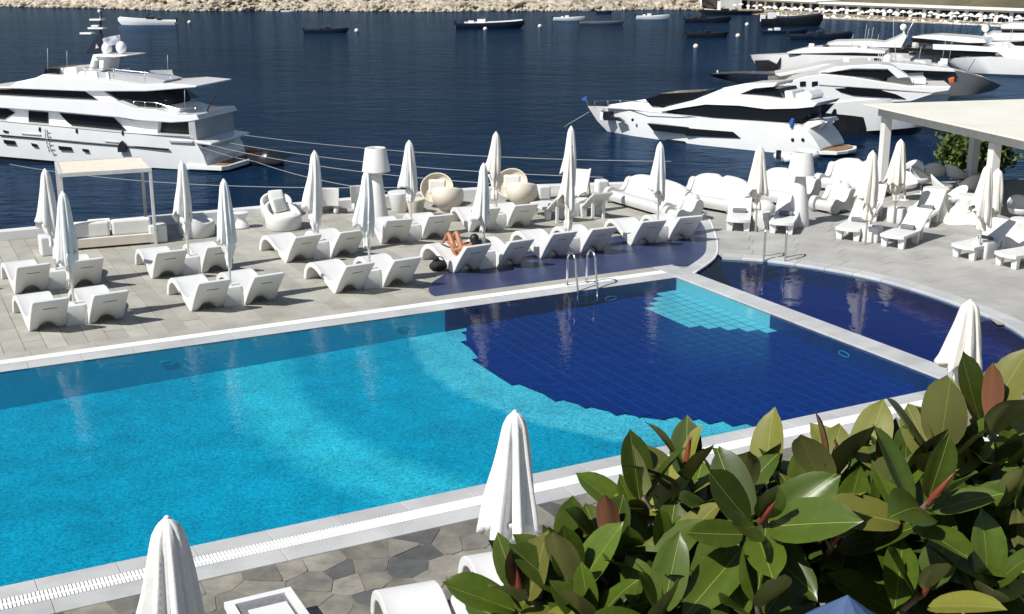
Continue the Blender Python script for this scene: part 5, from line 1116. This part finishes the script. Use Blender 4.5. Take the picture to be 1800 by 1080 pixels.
# ================================================================== FOREGROUND
for (x, y), sd, m, fl_r, hm, lb in (((905, 722), 51, 'canvas', .36, .44, 'large closed white parasol in front of the pool, left of the rubber plant'), ((293, 908), 52, 'canvas', .40, .40, 'nearest closed white parasol at the bottom left edge'), ((1706, 527), 53, 'canvas_cream', .36, .55, 'closed cream parasol in front of the round pool above the leaves'), ((1786, 800), 54, 'canvas', .34, .42, 'closed white parasol hidden behind the leaves at the right edge')):
    p = G(x, y, 2.55); um = umbrella(2.55, sd, m, fl_r, hm, 0.0, deep=.62); um.location = (p.x, p.y, 0); um['label'] = lb
def near_lounger(px, py, rz, lb):
    p = G(px, py, .49); q = Matrix.Rotation(rz, 3, 'Z') @ Vector((0, 1.1, 0)); dup(LG, lb, (p.x - q.x, p.y - q.y, 0), rz)
near_lounger(725, 1046, ANG - R(8), 'nearest white wave lounger at the bottom edge, left of the rubber plant')
near_lounger(880, 985, ANG - R(8), 'white wave lounger under the large parasol beside the rubber plant')
p = G(835, 1052, .44); dup(TB, 'white cube side table between the two nearest loungers', (p.x, p.y, 0), ANG)
p = G(470, 1072, .36); t = thing('low_table', 'low white framed table with dark inset top at the bottom edge', 'table', (p.x, p.y, 0), ANG)
part('frame', MB().box(-.4, .4, -.4, -.3, .28, .36).box(-.4, .4, .3, .4, .28, .36).box(-.4, -.3, -.298, .298, .28, .36).box(.3, .4, -.298, .298, .28, .36), 'plastic', t)
part('inset_top', MB().box(-.3, .3, -.3, .3, .29, .33), 'cushion_grey', t); part('tray', MB().box(-.2, .26, -.24, .1, .331, .36), 'plastic', t, bev=.01)
for x in (-.34, .34):
    for y in (-.34, .34): part('leg', MB().box(x - .04, x + .04, y - .04, y + .04, 0, .28), 'plastic', t)
p = G(1785, 800, 1.0); t = thing('bar_counter', 'white bar counter behind the leaves at the right edge', 'counter', (p.x, p.y, 0), -.1)
part('counter_top', MB().box(-1.0, 1.6, -.35, .35, .93, 1.0), 'plastic', t, bev=.015); part('body', MB().box(-.7, 1.5, -.25, .25, 0, .929), 'plastic', t); part('shelf', MB().box(-.98, 1.58, -.33, .33, 1.12, 1.16), 'plastic', t, bev=.01); part('upright', MB().box(-.9, -.82, -.3, .3, 1.0, 1.12), 'plastic', t)
p = RAYP(1490, 1046, 3.5); struct('lower_balcony', MB().box(p.x - .8, p.x + 1.2, 1.2, p.y + .35, p.z - 2.55, p.z - 2.4), 'stucco')
t = thing('open_parasol', 'open slate blue parasol below the leaves at the bottom edge', 'parasol', (p.x, p.y, p.z - 2.4), .3)
part('pole', MB().lathe([(.02, 0), (.02, 2.36)], 10), 'pole_white', t, smooth=True)
for k in range(8):
    a0, a1 = math.pi * k / 4, math.pi * (k + 1) / 4; c, d = (.32 * math.cos(a0), .32 * math.sin(a0)), (.32 * math.cos(a1), .32 * math.sin(a1))
    g = part('canopy_panel', MB().add([(0, 0, 2.4), (c[0] * .5, c[1] * .5, 2.27), (d[0] * .5, d[1] * .5, 2.27), (c[0], c[1], 2.08), (d[0], d[1], 2.08)], [(0, 1, 2), (1, 3, 4, 2)]), 'slate_cloth', t, smooth=True, fix=False); part('rib', MB().tube([(0, 0, 2.38), (c[0] * .5, c[1] * .5, 2.25), (c[0], c[1], 2.06)], .008, 5), 'pole_white', g, smooth=True)

# ---- rubber plant
TREE = thing('rubber_plant', 'large rubber plant with broad glossy leaves filling the lower right', 'plant', (1.25, 4.7, 0))
TO = Vector((1.25, 4.7, 0)); rs = random.Random(17)
def leaf_mesh(m, wid, bend, fold, wavy, twist=0.0):
    YS = [0, .06, .16, .28, .42, .56, .70, .82, .91, .97, 1.05]; PR = [0, .42, .72, .91, 1, .99, .91, .75, .52, .27, 0]; NY = 10; vs = []; fs = []
    for j in range(NY + 1):
        y = YS[j]; w = wid * PR[j] * .5; zc = -bend * y * y
        for k, c in enumerate((-1, -.5, 0, .5, 1)): vs.append((c * w + twist * .12 * y * y, y, twist * c * w * y + zc + fold * abs(c) * w - fold * .5 * w * c * c + wavy * math.sin(y * 9 + c) * abs(c) * .5))
    vs[0:5] = [(c * .008, 0, 0) for c in (-1, -.5, 0, .5, 1)]
    for j in range(NY):
        for k in range(4): fs.append((j * 5 + k, j * 5 + k + 1, (j + 1) * 5 + k + 1, (j + 1) * 5 + k))
    # petiole
    return MB().add(vs, fs).mesh('leaf', m, True, False)
rl = random.Random(5)
inner = MB(); XT = [0]
LM = [leaf_mesh('leaf', rl.uniform(.44, .56), rl.uniform(-.06, .36), rl.uniform(.15, .75), rl.uniform(.0, .035), rl.uniform(-.35, .35)) for k in range(12)]
LO = [leaf_mesh('leaf_olive', rl.uniform(.48, .58), rl.uniform(-.05, .3), rl.uniform(.2, .6), rl.uniform(.0, .03), rl.uniform(-.3, .3)) for k in range(6)]
LR = [leaf_mesh('leaf_red', .40, .06, .9, .0)]
SHM = MB().lathe([(.002, -.01), (.012, .01), (.015, .05), (.009, .11), (.001, .17)], 8).mesh('leaf_sheath', 'red_sheath', True)
nleaf = [0]
def put_leaf(base, d, nrm_, L_, me, roll=0.0):
    d = d.normalized(); nrm_ = (nrm_ - d * nrm_.dot(d)).normalized(); x = d.cross(nrm_)
    if roll: q = Quaternion(d, roll); nrm_ = q @ nrm_; x = q @ x
    o = place('leaf', me, TREE); o.rotation_mode = 'QUATERNION'; M = Matrix((x, d, nrm_)).transposed(); o.rotation_quaternion = M.to_quaternion(); o.location = base - TO; o.scale = (L_,) * 3; nleaf[0] += 1; return o
def in_gap(p):                  # leave the foliage open where the photograph shows through it
    v = p - Vector((0, 0, CAMH)); fw = v.y * math.cos(PITCH) - v.z * math.sin(PITCH); up = v.y * math.sin(PITCH) + v.z * math.cos(PITCH); return 900 + F * v.x / fw, 540 - F * up / fw
def rosette(px, py, depth, ax, n=10, L_=.28, el0=82, el1=8, sheath=True, olive=.12, red=0, a0=None):
    c = RAYP(px, py, depth); ax = Vector(ax).normalized(); u_ = ax.orthogonal().normalized(); v_ = ax.cross(u_); ph = rs.uniform(0, 6.28) if a0 is None else a0
    for k in range(n):
        a = ph + k * 2.3998 + rs.uniform(-.25, .25); el = R(el0 + (el1 - el0) * (k / max(1, n - 1)) ** .8 + rs.uniform(-9, 9)); rad = u_ * math.cos(a) + v_ * math.sin(a)
        d = ax * math.sin(el) + rad * math.cos(el); nr = ax * math.cos(el) - rad * math.sin(el); me = LR[0] if k < red else (rs.choice(LO) if rs.random() < olive else rs.choice(LM))
        base = c - ax * (.018 * k) + d * .04; l = L_ * rs.uniform(.70, 1.10) * (.75 if k == 0 else 1)
        tx, ty = in_gap(base + d * l * .8)
        if 1440 < tx < 1560 and ty > 1030: continue
        if nleaf[0] < 300: put_leaf(base, d, nr, l, me, rs.uniform(-.3, .3))
        else:
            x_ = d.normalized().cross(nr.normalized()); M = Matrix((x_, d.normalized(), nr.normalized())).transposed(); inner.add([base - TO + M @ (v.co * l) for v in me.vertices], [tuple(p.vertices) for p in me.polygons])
    if sheath: o = place('leaf_sheath', SHM, TREE); o.rotation_mode = 'QUATERNION'; o.rotation_quaternion = (ax + u_ * .15).to_track_quat('Z', 'Y'); o.location = c - TO
    mid = Vector((TO.x * .6 + c.x * .4, TO.y * .5 + c.y * .5 + .35, c.z - .75)); st = MB(); P = []
    for k in range(9):
        q = k / 8; P.append(Vector((TO.x, TO.y + .1, 3.9)) * (1 - q) ** 2 + mid * 2 * q * (1 - q) + (c + ax * .02) * q * q)
    part('branch', st.tube([p - TO for p in P], [.035 - .024 * k / 8 for k in range(9)], 7), 'bark', TREE, smooth=True)
    return c
part('trunk', MB().tube([(0, .1, 0), (.05, .05, 1.4), (-.04, .12, 2.8), (0, .1, 3.95)], [.16, .13, .11, .07], 10), 'bark', TREE, smooth=True)
U = (0, 0, 1)
rosette(1336, 922, 4.15, (.05, -.75, .75), 11, .315, 70, -4, olive=.05, a0=.4)
rosette(1205, 838, 4.7, (-.05, .0, 1), 12, .30, 84, 10, olive=.5, red=0)
rosette(1072, 975, 4.45, (-.1, -.15, 1), 11, .285, 82, 5, olive=.1, red=1)
rosette(1455, 852, 4.7, (.05, .05, 1), 12, .31, 84, 12, olive=.35, red=1)
rosette(1650, 800, 4.6, (-.05, .0, 1), 12, .31, 84, 10, olive=.6)
rosette(1735, 755, 4.75, (.05, .1, 1), 11, .29, 84, 10, olive=.6, red=1)
rosette(1630, 888, 4.3, (.25, -.45, .85), 11, .30, 72, -6, olive=.1)
rosette(915, 1052, 4.35, (-.25, -.1, 1), 11, .30, 80, 0, olive=.5, red=1)
rosette(1005, 1035, 4.3, (-.1, -.2, 1), 10, .28, 80, 0, olive=.2, sheath=False)
rosette(1165, 985, 4.5, (-.05, -.3, 1), 10, .28, 75, -8, olive=.1, sheath=False)
rosette(1555, 880, 4.65, (.1, -.1, 1), 11, .30, 80, 0, olive=.2)
rosette(1460, 960, 4.5, (.3, -.35, .9), 10, .32, 70, -25, olive=.05)
rosette(1745, 905, 4.6, (.35, -.1, 1), 10, .28, 78, -8, olive=.15, sheath=False)
rosette(1330, 1070, 4.15, (0, -.35, 1), 10, .29, 80, -5, olive=.1, sheath=False)
rosette(1160, 1085, 4.15, (-.15, -.35, 1), 10, .29, 78, -5, olive=.1, sheath=False)
rosette(1620, 1050, 4.3, (.1, -.3, 1), 9, .28, 80, 0, olive=.25)
rosette(1735, 1050, 4.3, (.2, -.25, 1), 10, .28, 82, 0, olive=.3, sheath=False)
rosette(1265, 925, 4.75, (-.1, -.1, 1), 9, .28, 78, 0, sheath=False)
rosette(1395, 905, 4.85, (.1, 0, 1), 9, .29, 80, 5, olive=.25)
rosette(1540, 985, 4.7, (.1, -.2, 1), 8, .29, 72, -15, sheath=False)
rosette(1040, 1095, 4.2, (-.2, -.25, 1), 9, .27, 80, 0, olive=.3, sheath=False)
rosette(1790, 980, 4.55, (.3, 0, 1), 9, .27, 78, 0, sheath=False)
rosette(1805, 830, 4.9, (.3, .1, 1), 8, .30, 80, 5, olive=.4)
rosette(1130, 930, 4.75, (-.2, .05, 1), 7, .26, 78, 5, sheath=False)
rosette(1250, 1010, 4.6, (0, -.3, 1), 8, .28, 60, -25, sheath=False)
rosette(1400, 1010, 4.7, (0, -.3, 1), 8, .28, 60, -25, sheath=False)
rosette(1680, 960, 4.8, (.1, -.2, 1), 8, .28, 60, -25, sheath=False)
for a_ in ((1130, 885, 4.7), (1290, 885, 4.7), (1345, 862, 4.9), (1510, 838, 4.8), (1590, 850, 4.75), (1690, 850, 4.75), (1775, 860, 4.8), (1000, 995, 4.5), (1110, 1030, 4.4), (1215, 1055, 4.35), (1560, 945, 4.6), (1665, 945, 4.5), (1780, 930, 4.6), (1425, 925, 4.7), (960, 1050, 4.5)): rosette(*a_, (rs.uniform(-.25, .25), rs.uniform(-.3, .1), 1), 9, .29, 80, 0, sheath=False, olive=.3)
for k in range(330):
    px, py = rs.uniform(930, 1800), rs.uniform(860, 1090)
    if py < 1290 - .36 * px + 40 or (1425 < px < 1575 and py > 1015): continue
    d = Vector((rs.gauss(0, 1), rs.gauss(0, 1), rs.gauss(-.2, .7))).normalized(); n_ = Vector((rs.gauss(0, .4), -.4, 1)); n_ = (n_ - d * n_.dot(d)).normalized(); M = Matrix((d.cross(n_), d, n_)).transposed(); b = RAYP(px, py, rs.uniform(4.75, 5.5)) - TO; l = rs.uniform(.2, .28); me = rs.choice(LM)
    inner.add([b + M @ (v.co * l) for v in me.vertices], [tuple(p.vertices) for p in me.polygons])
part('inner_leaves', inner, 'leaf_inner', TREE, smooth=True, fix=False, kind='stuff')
